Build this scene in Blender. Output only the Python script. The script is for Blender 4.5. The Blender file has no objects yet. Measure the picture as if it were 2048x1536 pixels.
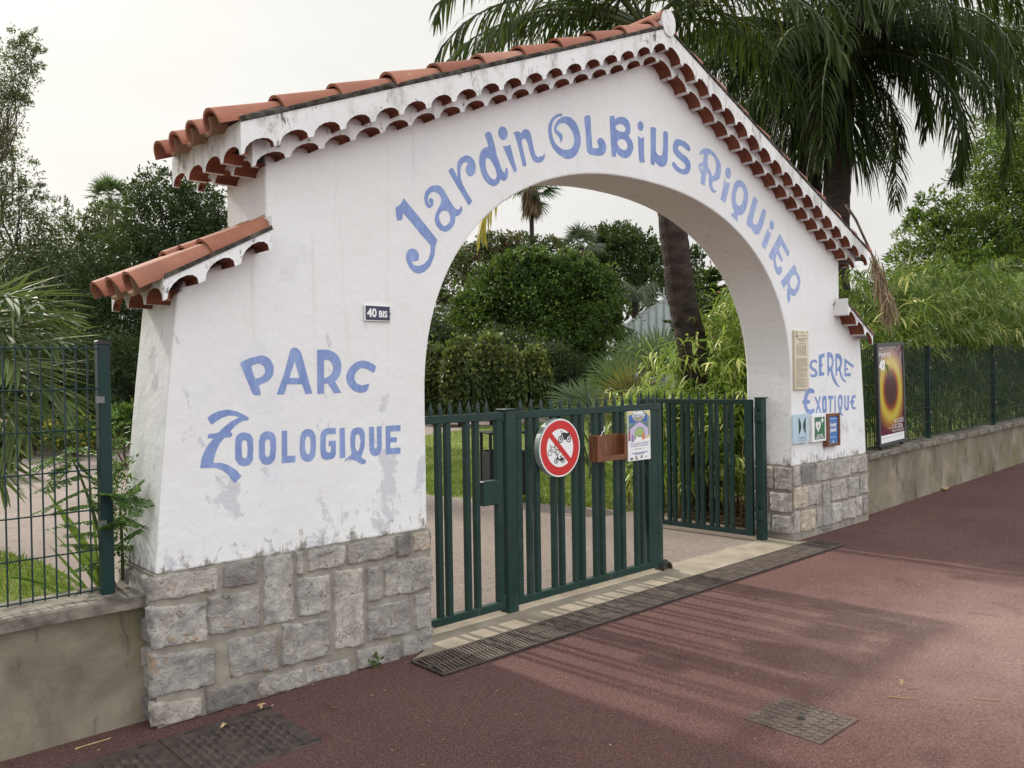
import bpy, bmesh, math, random
import numpy as np
from math import sin, cos, pi, radians, hypot, atan2, sqrt
from mathutils import Vector, Matrix, noise

rng = np.random.default_rng(7)
random.seed(7)
scene = bpy.context.scene
COL = scene.collection

# ------------------------------------------------------------------ camera
CAM = np.array((-4.975, -3.8825, 1.590))
YAW, PIT, ROL, FPX = .7418, -.0107, -.0157, 1644.54
_F = np.array([sin(YAW)*cos(PIT), cos(YAW)*cos(PIT), sin(PIT)])
_R = np.array([cos(YAW), -sin(YAW), 0.0])
_U = np.cross(_R, _F)
_R, _U = cos(ROL)*_R + sin(ROL)*_U, -sin(ROL)*_R + cos(ROL)*_U
cam = bpy.data.cameras.new("camera")
camo = bpy.data.objects.new("camera", cam)
COL.objects.link(camo)
camo.matrix_world = Matrix(((_R[0], _U[0], -_F[0], CAM[0]), (_R[1], _U[1], -_F[1], CAM[1]),
                            (_R[2], _U[2], -_F[2], CAM[2]), (0, 0, 0, 1)))
cam.sensor_width = 36.0
cam.sensor_fit = 'HORIZONTAL'
cam.lens = 36.0*FPX/2048.0
cam.clip_start = .05
cam.clip_end = 2000
scene.camera = camo

# ------------------------------------------------------------------ world, sun, exposure
SUN_EL, SUN_AZ = radians(31.8), atan2(-.061, 1.0)      # azimuth from +y toward +x
SUN = Vector((sin(SUN_AZ)*cos(SUN_EL), cos(SUN_AZ)*cos(SUN_EL), sin(SUN_EL)))
world = bpy.data.worlds.new("World")
scene.world = world
world.use_nodes = True
wn, wl = world.node_tree.nodes, world.node_tree.links
wn.clear()
def wnode(t, **k):
    n = wn.new(t)
    for a, b in k.items(): setattr(n, a, b)
    return n
def wmath(op, a, b=None, c=None):
    n = wnode('ShaderNodeMath', operation=op)
    for i, v in enumerate((a, b, c)):
        if v is None: continue
        if isinstance(v, (int, float)): n.inputs[i].default_value = v
        else: wl.new(v, n.inputs[i])
    return n.outputs[0]
out = wnode('ShaderNodeOutputWorld')
bg = wnode('ShaderNodeBackground')
bg.inputs['Strength'].default_value = .1
wl.new(bg.outputs[0], out.inputs[0])
sky = wnode('ShaderNodeTexSky')
sky.sky_type = 'NISHITA'
sky.sun_disc = False
sky.sun_elevation = SUN_EL
sky.sun_rotation = SUN_AZ
sky.dust_density = 3.0
tc = wnode('ShaderNodeTexCoord')
sep = wnode('ShaderNodeSeparateXYZ')
wl.new(tc.outputs['Generated'], sep.inputs[0])
zc = wmath('MAXIMUM', sep.outputs['Z'], 0.0)
VEIL_H, VEIL_Z = 8.0, 18.0                                    # veil of thin cloud: horizon and zenith radiance
z2 = wmath('MULTIPLY', wmath('POWER', zc, 4.2), VEIL_Z-VEIL_H)
veil = wmath('ADD', z2, VEIL_H)
mp = wnode('ShaderNodeMapping')
mp.inputs['Scale'].default_value = (1.0, 1.0, 3.5)
wl.new(tc.outputs['Generated'], mp.inputs[0])
nz = wnode('ShaderNodeTexNoise')
nz.inputs['Scale'].default_value = 1.7
nz.inputs['Detail'].default_value = 5
nz.inputs['Roughness'].default_value = .5
wl.new(mp.outputs[0], nz.inputs['Vector'])
mr = wnode('ShaderNodeMapRange')
mr.inputs['From Min'].default_value = .3
mr.inputs['From Max'].default_value = .7
mr.inputs['To Min'].default_value = .885
mr.inputs['To Max'].default_value = 1.07
wl.new(nz.outputs['Fac'], mr.inputs['Value'])
far_side = wmath('MULTIPLY', wmath('MAXIMUM', wmath('MULTIPLY', sep.outputs['Y'], -1.0), 0.0), 11.5)   # added bright sky behind the camera, fills the shaded wall front
veil = wmath('MULTIPLY', wmath('ADD', veil, far_side), mr.outputs[0])
vs = wnode('ShaderNodeVectorMath', operation='DOT_PRODUCT')
wl.new(tc.outputs['Generated'], vs.inputs[0])
vs.inputs[1].default_value = SUN
gl = wmath('MULTIPLY', wmath('POWER', wmath('MAXIMUM', vs.outputs['Value'], 0.0), 9.0), 2.6)
cv = wnode('ShaderNodeCombineColor')
high = wmath('MULTIPLY', z2, mr.outputs[0])                   # the high veil is a little bluer than the milky horizon
for k, (vw, hw_, gw) in enumerate(((1.0, -.08, 1.0), (.985, -.01, .92), (.95, .09, .70))):
    s_ = wmath('ADD', wmath('ADD', wmath('MULTIPLY', veil, vw), wmath('MULTIPLY', high, hw_)), wmath('MULTIPLY', far_side, hw_*.55))
    wl.new(wmath('ADD', s_, wmath('MULTIPLY', gl, gw)), cv.inputs[k])
sm = wnode('ShaderNodeVectorMath', operation='SCALE')
wl.new(sky.outputs[0], sm.inputs[0])
sm.inputs['Scale'].default_value = .012
ad = wnode('ShaderNodeVectorMath', operation='ADD')
wl.new(sm.outputs[0], ad.inputs[0])
wl.new(cv.outputs[0], ad.inputs[1])
wl.new(ad.outputs[0], bg.inputs['Color'])

sl = bpy.data.lights.new("sun", 'SUN')
sl.energy = 4.5
sl.angle = radians(2.2)
sl.color = (1.0, .93, .82)
so = bpy.data.objects.new("sun", sl)
COL.objects.link(so)
so.rotation_euler = SUN.to_track_quat('Z', 'Y').to_euler()
scene.view_settings.view_transform = 'Standard'
scene.view_settings.look = 'None'
scene.view_settings.gamma = 1.0
scene.view_settings.exposure = 0.13

# ------------------------------------------------------------------ pixel <-> place helpers (photograph is 2048 x 1536)
def ray(px, py):
    return (_R*(px-1024)/FPX + _U*(768-py)/FPX + _F)
def aty(px, py, Y=0.0):
    v = ray(px, py); t = (Y-CAM[1])/v[1]
    return CAM + t*v
def atz(px, py, Z=0.0):
    v = ray(px, py); t = (Z-CAM[2])/v[2]
    return CAM + t*v
def atd(px, py, D):
    return CAM + D*ray(px, py)

# ------------------------------------------------------------------ materials
def NT(name):
    m = bpy.data.materials.new(name)
    m.use_nodes = True
    return m, m.node_tree.nodes, m.node_tree.links, m.node_tree.nodes['Principled BSDF']
def tex(n, l, scale, detail=4, rough=.55, stretch=None, kind='noise', coord='Object', dist=0.0):
    t = n.new('ShaderNodeTexCoord')
    src = t.outputs[coord]
    if stretch:
        mpn = n.new('ShaderNodeMapping'); mpn.inputs['Scale'].default_value = stretch
        l.new(src, mpn.inputs[0]); src = mpn.outputs[0]
    if kind == 'noise':
        x = n.new('ShaderNodeTexNoise'); x.inputs['Scale'].default_value = scale
        x.inputs['Detail'].default_value = detail; x.inputs['Roughness'].default_value = rough
        x.inputs['Distortion'].default_value = dist
        l.new(src, x.inputs['Vector']); return x.outputs['Fac']
    x = n.new('ShaderNodeTexVoronoi'); x.inputs['Scale'].default_value = scale
    l.new(src, x.inputs['Vector']); return x.outputs['Distance']
def ramp(n, l, fac, a, b, ca=(0, 0, 0), cb=(1, 1, 1)):
    r = n.new('ShaderNodeValToRGB')
    r.color_ramp.elements[0].position = a; r.color_ramp.elements[1].position = b
    r.color_ramp.elements[0].color = (*ca, 1); r.color_ramp.elements[1].color = (*cb, 1)
    l.new(fac, r.inputs[0]); return r.outputs['Color']
def mix(n, l, fac, a, b, mode='MIX'):
    m = n.new('ShaderNodeMix'); m.data_type = 'RGBA'; m.blend_type = mode
    if isinstance(fac, (int, float)): m.inputs[0].default_value = fac
    else: l.new(fac, m.inputs[0])
    for i, v in ((6, a), (7, b)):
        if isinstance(v, tuple): m.inputs[i].default_value = (*v[:3], 1)
        else: l.new(v, m.inputs[i])
    return m.outputs[2]
def bump(n, l, bs, h, strength=.3, dist=.01, prev=None):
    b = n.new('ShaderNodeBump'); b.inputs['Strength'].default_value = strength
    b.inputs['Distance'].default_value = dist
    l.new(h, b.inputs['Height'])
    if prev is not None: l.new(prev, b.inputs['Normal'])
    if bs is not None: l.new(b.outputs[0], bs.inputs['Normal'])
    return b.outputs[0]
def MAT(name, c1, c2=None, scale=6, rough=.6, bs=0, bscale=60, bdist=.004, metal=0.0, spec=.5, lo=.35, hi=.65, stretch=None, coat=0):
    m, n, l, b = NT(name)
    b.inputs['Roughness'].default_value = rough
    b.inputs['Metallic'].default_value = metal
    b.inputs['Specular IOR Level'].default_value = spec
    if c2 is None: b.inputs['Base Color'].default_value = (*c1, 1)
    else: l.new(ramp(n, l, tex(n, l, scale, 5, stretch=stretch), lo, hi, c1, c2), b.inputs['Base Color'])
    if bs: bump(n, l, b, tex(n, l, bscale, 4), bs, bdist)
    return m
def LEAF(name, dark, light, tip=None, trans=.3, rough=.5, spec=.3):
    """leaf shader: colour varies leaf by leaf through the face attribute v"""
    m, n, l, b = NT(name)
    a = n.new('ShaderNodeAttribute'); a.attribute_name = 'v'
    r = n.new('ShaderNodeValToRGB')
    r.color_ramp.elements[0].position = .05; r.color_ramp.elements[0].color = (*dark, 1)
    r.color_ramp.elements[1].position = .8; r.color_ramp.elements[1].color = (*light, 1)
    if tip:
        e = r.color_ramp.elements.new(.97); e.color = (*tip, 1)
    l.new(a.outputs['Fac'], r.inputs[0])
    l.new(r.outputs[0], b.inputs['Base Color'])
    b.inputs['Roughness'].default_value = rough
    b.inputs['Specular IOR Level'].default_value = spec
    t = n.new('ShaderNodeBsdfTranslucent')
    tm = mix(n, l, .5, r.outputs[0], (.30, .42, .05), 'MIX')
    l.new(mix(n, l, .55, r.outputs[0], tm), t.inputs['Color'])
    ms = n.new('ShaderNodeMixShader'); ms.inputs[0].default_value = trans
    l.new(b.outputs[0], ms.inputs[1]); l.new(t.outputs[0], ms.inputs[2])
    l.new(ms.outputs[0], n['Material Output'].inputs[0])
    return m

def plaster_mat(name, dirty):
    m, n, l, b = NT(name)
    b.inputs['Roughness'].default_value = .85
    b.inputs['Specular IOR Level'].default_value = .25
    base = ramp(n, l, tex(n, l, 1.1, 3), .3, .7, (.685, .688, .685), (.74, .752, .758))
    # old coats of paint showing through: bluish brushed patches with torn edges
    pa = tex(n, l, 1.5, 7, .62, (1.2, 1, .75), dist=.4)
    base = mix(n, l, ramp(n, l, pa, .60, .66), base, (.675, .68, .715))
    pb = tex(n, l, 4.2, 8, .68, (1.25, 1, .8), dist=.3)
    t = n.new('ShaderNodeTexCoord'); s = n.new('ShaderNodeSeparateXYZ'); l.new(t.outputs['Object'], s.inputs[0])
    low = n.new('ShaderNodeMapRange'); low.inputs['From Min'].default_value = 2.3; low.inputs['From Max'].default_value = .65
    low.inputs['To Min'].default_value = 0; low.inputs['To Max'].default_value = .13; l.new(s.outputs['Z'], low.inputs['Value'])
    ad = n.new('ShaderNodeMath'); ad.operation = 'ADD'; l.new(pb, ad.inputs[0]); l.new(low.outputs[0], ad.inputs[1])
    base = mix(n, l, ramp(n, l, ad.outputs[0], .665, .695), base, (.56, .565, .60))
    # splashed dirt just above the stones
    low2 = n.new('ShaderNodeMapRange'); low2.inputs['From Min'].default_value = 1.05; low2.inputs['From Max'].default_value = .68
    low2.inputs['To Min'].default_value = 0; low2.inputs['To Max'].default_value = .35; l.new(s.outputs['Z'], low2.inputs['Value'])
    pc = tex(n, l, 16, 8, .7, (1, 1, .55))
    a3 = n.new('ShaderNodeMath'); a3.operation = 'ADD'; l.new(pc, a3.inputs[0]); l.new(low2.outputs[0], a3.inputs[1])
    base = mix(n, l, ramp(n, l, a3.outputs[0], .80, .90), base, (.25, .235, .21))
    # rain streaks of their own irregular width, and a few hairline cracks
    ps = tex(n, l, 7, 5, .6, (1.6, 1.6, .09))
    base = mix(n, l, ramp(n, l, ps, .60, .74, (0, 0, 0), (.42, .42, .42)), base, (.50, .48, .45))
    tt_ = n.new('ShaderNodeTexCoord'); vo = n.new('ShaderNodeTexVoronoi'); vo.feature = 'DISTANCE_TO_EDGE'; vo.inputs['Scale'].default_value = .75
    nn_ = n.new('ShaderNodeTexNoise'); nn_.inputs['Scale'].default_value = 3.0; nn_.inputs['Detail'].default_value = 5
    l.new(tt_.outputs['Object'], nn_.inputs['Vector'])
    vm = n.new('ShaderNodeVectorMath'); vm.operation = 'MULTIPLY_ADD'; vm.inputs[1].default_value = (.5, .5, .5)
    l.new(nn_.outputs['Color'], vm.inputs[0]); l.new(tt_.outputs['Object'], vm.inputs[2]); l.new(vm.outputs[0], vo.inputs['Vector'])
    ck = ramp(n, l, vo.outputs['Distance'], .0012, .0032, (1, 1, 1), (0, 0, 0))
    ck = mix(n, l, 1.0, ck, ramp(n, l, tex(n, l, 1.2, 3), .55, .65, (0, 0, 0), (.2, .2, .2)), 'MULTIPLY')
    base = mix(n, l, ck, base, (.36, .345, .33))
    if dirty:
        pd = tex(n, l, 4.5, 9, .75, (1.0, 1.0, .45), dist=.5)
        base = mix(n, l, ramp(n, l, pd, .49, .66), base, (.40, .39, .375))
        pe = tex(n, l, 14, 9, .75, (1.2, 1.2, .6))
        base = mix(n, l, ramp(n, l, pe, .565, .655), base, (.085, .08, .072))
    l.new(base, b.inputs['Base Color'])
    b1 = bump(n, l, None, tex(n, l, 9, 4, .6), .35, .02)
    bump(n, l, b, tex(n, l, 130, 3, .6), .28, .004, b1)
    return m
M = {}
M['plaster'] = plaster_mat('white_plaster', False)
M['fascia'] = plaster_mat('stained_plaster', True)
def paint(name, a, b2, seed):
    m, n, l, b = NT(name)
    b.inputs['Roughness'].default_value = .78; b.inputs['Specular IOR Level'].default_value = .22
    col = ramp(n, l, tex(n, l, 5, 5, .6), .3, .72, a, b2)
    st = tex(n, l, 26, 5, .7, (1.0, 1, .28), dist=.7)
    col = mix(n, l, ramp(n, l, st, .5, .72, (0, 0, 0), (.5, .5, .5)), col, tuple(min(.8, c*1.55) for c in b2))
    ch = tex(n, l, 42, 7, .75)
    col = mix(n, l, ramp(n, l, ch, .655, .69), col, (.70, .69, .69))
    l.new(col, b.inputs['Base Color'])
    bump(n, l, b, tex(n, l, 130, 3, .6), .28, .004)
    return m
M['blue'] = paint('blue_wall_paint', (.165, .235, .475), (.245, .325, .565), 1)
M['blue_pale'] = paint('faded_blue_wall_paint', (.25, .325, .575), (.36, .43, .66), 2)
M['lichen'] = MAT('black_lichen_mortar', (.03, .027, .023), (.12, .108, .092), 22, .95, .5, 60, .006, spec=.1, lo=.4, hi=.7)
def tile_mat():
    m, n, l, b = NT('terracotta')
    b.inputs['Roughness'].default_value = .75; b.inputs['Specular IOR Level'].default_value = .25
    a = n.new('ShaderNodeAttribute'); a.attribute_name = 'v'
    c = n.new('ShaderNodeValToRGB'); e = c.color_ramp.elements
    e[0].position = 0; e[0].color = (.235, .088, .056, 1); e[1].position = 1; e[1].color = (.375, .19, .135, 1)
    x = e.new(.5); x.color = (.30, .122, .080, 1)
    l.new(a.outputs['Fac'], c.inputs[0])
    col = mix(n, l, 1.0, c.outputs[0], ramp(n, l, tex(n, l, 6, 6, .65), .3, .7, (.8, .8, .8), (1.15, 1.15, 1.15)), 'MULTIPLY')
    col = mix(n, l, ramp(n, l, tex(n, l, 15, 8, .75), .60, .68), col, (.15, .125, .105))
    col = mix(n, l, ramp(n, l, tex(n, l, 34, 6, .7), .66, .71), col, (.42, .38, .31))
    l.new(col, b.inputs['Base Color'])
    bump(n, l, b, tex(n, l, 60, 4), .25, .004)
    return m
M['tile'] = tile_mat()
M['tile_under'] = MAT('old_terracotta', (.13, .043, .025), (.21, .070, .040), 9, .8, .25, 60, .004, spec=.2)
M['channel_tile'] = MAT('weathered_clay', (.24, .16, .10), (.34, .24, .16), 12, .85, .3, 50, .004, spec=.2)
def stone_mat():
    m, n, l, b = NT('limestone')
    b.inputs['Roughness'].default_value = .88; b.inputs['Specular IOR Level'].default_value = .2
    a = n.new('ShaderNodeAttribute'); a.attribute_name = 'v'
    c = n.new('ShaderNodeValToRGB'); e = c.color_ramp.elements
    e[0].position = 0; e[0].color = (.29, .283, .28, 1); e[1].position = 1; e[1].color = (.60, .53, .45, 1)
    x = e.new(.4); x.color = (.47, .445, .425, 1); x = e.new(.75); x.color = (.58, .555, .535, 1)
    l.new(a.outputs['Fac'], c.inputs[0])
    col = mix(n, l, 1.0, c.outputs[0], ramp(n, l, tex(n, l, 9, 7, .7), .28, .72, (.5, .49, .5), (1.3, 1.28, 1.22)), 'MULTIPLY')
    col = mix(n, l, ramp(n, l, tex(n, l, 13, 6, .7, dist=1.2), .585, .66), col, (.46, .31, .20))
    col = mix(n, l, ramp(n, l, tex(n, l, 26, 7, .75, dist=.8), .575, .64), col, (.17, .15, .13))
    l.new(col, b.inputs['Base Color'])
    b1 = bump(n, l, None, tex(n, l, 24, 8, .72, dist=1.0), 1.0, .035)
    bump(n, l, b, tex(n, l, 110, 4, .7), .4, .004, b1)
    return m
M['stone'] = stone_mat()
M['mortar'] = MAT('lime_mortar', (.20, .182, .152), (.31, .285, .243), 9, .92, .5, 90, .006, spec=.15)
def wallconc():
    m, n, l, b = NT('mossy_render')
    b.inputs['Roughness'].default_value = .92; b.inputs['Specular IOR Level'].default_value = .15
    col = ramp(n, l, tex(n, l, 2.2, 6, .62, (1, 1, .8), dist=.5), .3, .7, (.115, .10, .075), (.30, .262, .205))
    col = mix(n, l, ramp(n, l, tex(n, l, 1.6, 5, .6), .5, .68), col, (.155, .142, .08))
    col = mix(n, l, ramp(n, l, tex(n, l, 3.5, 8, .7, (1.6, 1.6, .45), dist=.4), .56, .66), col, (.075, .068, .058))
    col = mix(n, l, ramp(n, l, tex(n, l, 30, 7, .75), .66, .72), col, (.36, .34, .29))
    l.new(col, b.inputs['Base Color'])
    b1 = bump(n, l, None, tex(n, l, 12, 5, .6), .4, .02)
    bump(n, l, b, tex(n, l, 120, 4, .7), .45, .005, b1)
    return m
M['render'] = wallconc()
M['coping'] = MAT('lichen_concrete', (.085, .076, .062), (.235, .212, .18), 11, .92, .6, 60, .008, spec=.15)
def asphalt(name, a, b2, wear, sunlit_dust=None):
    m, n, l, b = NT(name)
    b.inputs['Roughness'].default_value = .9; b.inputs['Specular IOR Level'].default_value = .2
    col = ramp(n, l, tex(n, l, .9, 6, .6), .3, .7, a, b2)
    if sunlit_dust:                                        # paler middle of the pavement: trodden dust plus sunlit ground painted in, ragged outline
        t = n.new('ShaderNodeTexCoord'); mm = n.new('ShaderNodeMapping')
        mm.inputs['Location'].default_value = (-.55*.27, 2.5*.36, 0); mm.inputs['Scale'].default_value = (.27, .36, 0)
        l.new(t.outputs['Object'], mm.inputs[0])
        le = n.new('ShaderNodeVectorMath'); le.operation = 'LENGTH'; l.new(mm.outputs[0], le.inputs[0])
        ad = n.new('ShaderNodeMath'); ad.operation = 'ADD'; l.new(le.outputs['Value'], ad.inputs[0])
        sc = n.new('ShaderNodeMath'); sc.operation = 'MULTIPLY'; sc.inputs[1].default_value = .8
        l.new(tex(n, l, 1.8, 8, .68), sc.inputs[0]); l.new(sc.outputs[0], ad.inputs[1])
        col = mix(n, l, ramp(n, l, ad.outputs[0], .45, 1.55, (1, 1, 1), (0, 0, 0)), col, sunlit_dust)
    gr = ramp(n, l, tex(n, l, 48, 5, .85), .36, .64, (.62, .60, .60), (1.34, 1.33, 1.32))
    col = mix(n, l, 1.0, col, gr, 'MULTIPLY')
    # crazed hairline cracks and dark spill stains
    tt_ = n.new('ShaderNodeTexCoord'); vo = n.new('ShaderNodeTexVoronoi'); vo.feature = 'DISTANCE_TO_EDGE'; vo.inputs['Scale'].default_value = .55
    nn_ = n.new('ShaderNodeTexNoise'); nn_.inputs['Scale'].default_value = 2.5; nn_.inputs['Detail'].default_value = 6
    l.new(tt_.outputs['Object'], nn_.inputs['Vector'])
    vm = n.new('ShaderNodeVectorMath'); vm.operation = 'MULTIPLY_ADD'; vm.inputs[1].default_value = (.7, .7, .7)
    l.new(nn_.outputs['Color'], vm.inputs[0]); l.new(tt_.outputs['Object'], vm.inputs[2]); l.new(vm.outputs[0], vo.inputs['Vector'])
    ck = ramp(n, l, vo.outputs['Distance'], .0015, .0045, (1, 1, 1), (0, 0, 0))
    ck = mix(n, l, 1.0, ck, ramp(n, l, tex(n, l, .9, 3), .50, .60, (0, 0, 0), (.6, .6, .6)), 'MULTIPLY')
    col = mix(n, l, ck, col, tuple(c*.3 for c in a))
    col = mix(n, l, ramp(n, l, tex(n, l, 2.2, 4, .5), .64, .72, (0, 0, 0), (.4, .4, .4)), col, tuple(c*.4 for c in a))
    sp = tex(n, l, 95, 3, .85)
    col = mix(n, l, ramp(n, l, sp, .56, .70), col, wear)
    col = mix(n, l, ramp(n, l, tex(n, l, 150, 3, .85), .55, .68), col, tuple(c*.25 for c in a))
    col = mix(n, l, ramp(n, l, tex(n, l, 3.0, 6, .7, dist=.6), .60, .75), col, tuple(c*.72 for c in a))
    l.new(col, b.inputs['Base Color'])
    bump(n, l, b, tex(n, l, 140, 3, .8), .9, .008)
    return m
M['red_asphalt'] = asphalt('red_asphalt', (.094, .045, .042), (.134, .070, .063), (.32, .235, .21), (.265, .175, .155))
M['pink_asphalt'] = asphalt('pink_asphalt', (.205, .168, .147), (.27, .225, .198), (.40, .345, .31))
M['slab'] = MAT('worn_concrete', (.20, .172, .132), (.31, .27, .21), 4, .9, .3, 90, .004, spec=.2)
M['soil'] = MAT('dry_soil', (.075, .055, .038), (.16, .125, .085), 8, .95, .8, 30, .03, spec=.1)
M['lawn_soil'] = MAT('lawn_base', (.085, .12, .022), (.19, .21, .06), 3, .95, .6, 40, .02, spec=.1)
def enamel():
    m, n, l, b = NT('dark_green_enamel')
    b.inputs['Specular IOR Level'].default_value = .32
    col = ramp(n, l, tex(n, l, 3, 5, .6), .3, .7, (.006, .025, .021), (.011, .036, .030))
    col = mix(n, l, ramp(n, l, tex(n, l, 11, 7, .7, (1, 1, .35)), .54, .72, (0, 0, 0), (.55, .55, .55)), col, (.055, .075, .066))
    col = mix(n, l, ramp(n, l, tex(n, l, 38, 6, .75), .69, .73), col, (.10, .052, .03))
    l.new(col, b.inputs['Base Color'])
    l.new(ramp(n, l, tex(n, l, 8, 5), .3, .7, (.34, .34, .34), (.6, .6, .6)), b.inputs['Roughness'])
    bump(n, l, b, tex(n, l, 50, 4), .10, .002)
    return m
M['green'] = enamel()
M['fence_green'] = MAT('fence_green_coating', (.005, .026, .026), (.008, .032, .030), 4, .45, .05, 60, .002, spec=.3)
M['iron'] = MAT('rusty_cast_iron', (.042, .032, .027), (.085, .066, .056), 14, .75, .4, 90, .004, metal=.25)
M['iron_grey'] = MAT('grey_cast_iron', (.075, .056, .046), (.12, .094, .078), 14, .9, .4, 90, .004, spec=.15)
M['iron_worn'] = MAT('worn_cast_iron', (.085, .068, .056), (.15, .122, .103), 12, .8, .3, 90, .003, spec=.25)
M['pit'] = MAT('drain_pit', (.014, .012, .010))
M['white'] = MAT('white_enamel', (.74, .75, .76), None, rough=.35)
M['red'] = MAT('red_reflective', (.50, .022, .022), None, rough=.35)
M['black'] = MAT('black_print', (.012, .012, .013), None, rough=.5)
M['rim'] = MAT('grey_green_metal', (.27, .32, .30), (.32, .37, .35), 8, .5, metal=.3)
M['navy'] = MAT('navy_enamel', (.012, .014, .055), None, rough=.3)
M['cream'] = MAT('cream_board', (.56, .50, .38), (.61, .555, .43), 5, .6)
M['ink'] = MAT('grey_brown_print', (.30, .27, .21), None, rough=.7)
M['inkdark'] = MAT('dark_print', (.12, .115, .10), None, rough=.7)
M['pale_blue'] = MAT('pale_blue_enamel', (.40, .535, .63), (.44, .57, .66), 6, .4)
M['bottle_green'] = MAT('bottle_green_print', (.016, .04, .026), None, rough=.5)
M['aed_green'] = MAT('safety_green', (.018, .145, .062), None, rough=.4)
M['wood'] = MAT('varnished_wood', (.105, .035, .013), (.19, .072, .028), 7, .45, .2, 60, .003, stretch=(8, 8, 1.2))
M['sky_blue'] = MAT('print_blue', (.045, .16, .42), None, rough=.4)
M['frame_grey'] = MAT('dark_grey_aluminium', (.055, .06, .065), None, rough=.45, metal=.4)
M['bin'] = MAT('black_powder_coat', (.010, .0105, .0115), (.016, .0165, .018), 6, .7, spec=.15)
M['bark'] = MAT('bark', (.055, .042, .032), (.12, .095, .07), 9, .95, .8, 25, .03, spec=.1, stretch=(1, 1, .35))
M['palmbark'] = MAT('ringed_palm_bark', (.024, .018, .016), (.055, .042, .036), 5, .9, .8, 30, .02, spec=.15, stretch=(1, 1, 2.2))
M['fibre'] = MAT('dry_palm_fibre', (.12, .085, .055), (.26, .19, .125), 10, .95, .5, 40, .01, spec=.1)
M['culm'] = MAT('cane', (.16, .15, .05), (.32, .27, .12), 8, .6)
M['glass'] = MAT('greenhouse_pane', (.42, .48, .50), (.52, .57, .58), 3, .3, spec=.5)
M['alu'] = MAT('aluminium_bar', (.30, .33, .33), None, rough=.5, metal=.5)
M['roof_far'] = MAT('far_terracotta', (.42, .20, .13), (.50, .26, .17), 6, .8)
M['wall_far'] = MAT('far_white_wall', (.66, .65, .62), None, rough=.8)
M['metal'] = MAT('bare_steel', (.16, .165, .16), None, rough=.5, metal=.4)
M['rubber'] = MAT('black_rubber', (.03, .03, .03), None, rough=.7)
M['rust'] = MAT('dry_leaf', (.30, .19, .09), (.45, .33, .18), 30, .8)
# ------------------------------------------------------------------ things, parts, meshes
def tag(o, label=None, cat=None, group=None, kind=None):
    if label: o['label'] = label
    if cat: o['category'] = cat
    if group: o['group'] = group
    if kind: o['kind'] = kind
    return o
def thing(name, label, cat, loc=(0, 0, 0), rotz=0.0, group=None):
    o = bpy.data.objects.new(name, None)
    o.empty_display_size = .2
    COL.objects.link(o)
    o.location = loc
    o.rotation_euler = (0, 0, rotz)
    return tag(o, label, cat, group)
def world_mat(o):
    m = Matrix.Identity(4)
    while o is not None:
        m = (Matrix.Translation(o.location) @ o.rotation_euler.to_matrix().to_4x4()) @ m
        o = o.parent
    return m
def link(name, me, mat, parent=None, local=False):
    o = bpy.data.objects.new(name, me)
    if mat is not None:
        for x in (mat if isinstance(mat, (list, tuple)) else [mat]): me.materials.append(x)
    COL.objects.link(o)
    if parent is not None:
        o.parent = parent
        if not local: me.transform(world_mat(parent).inverted())
    return o

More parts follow.
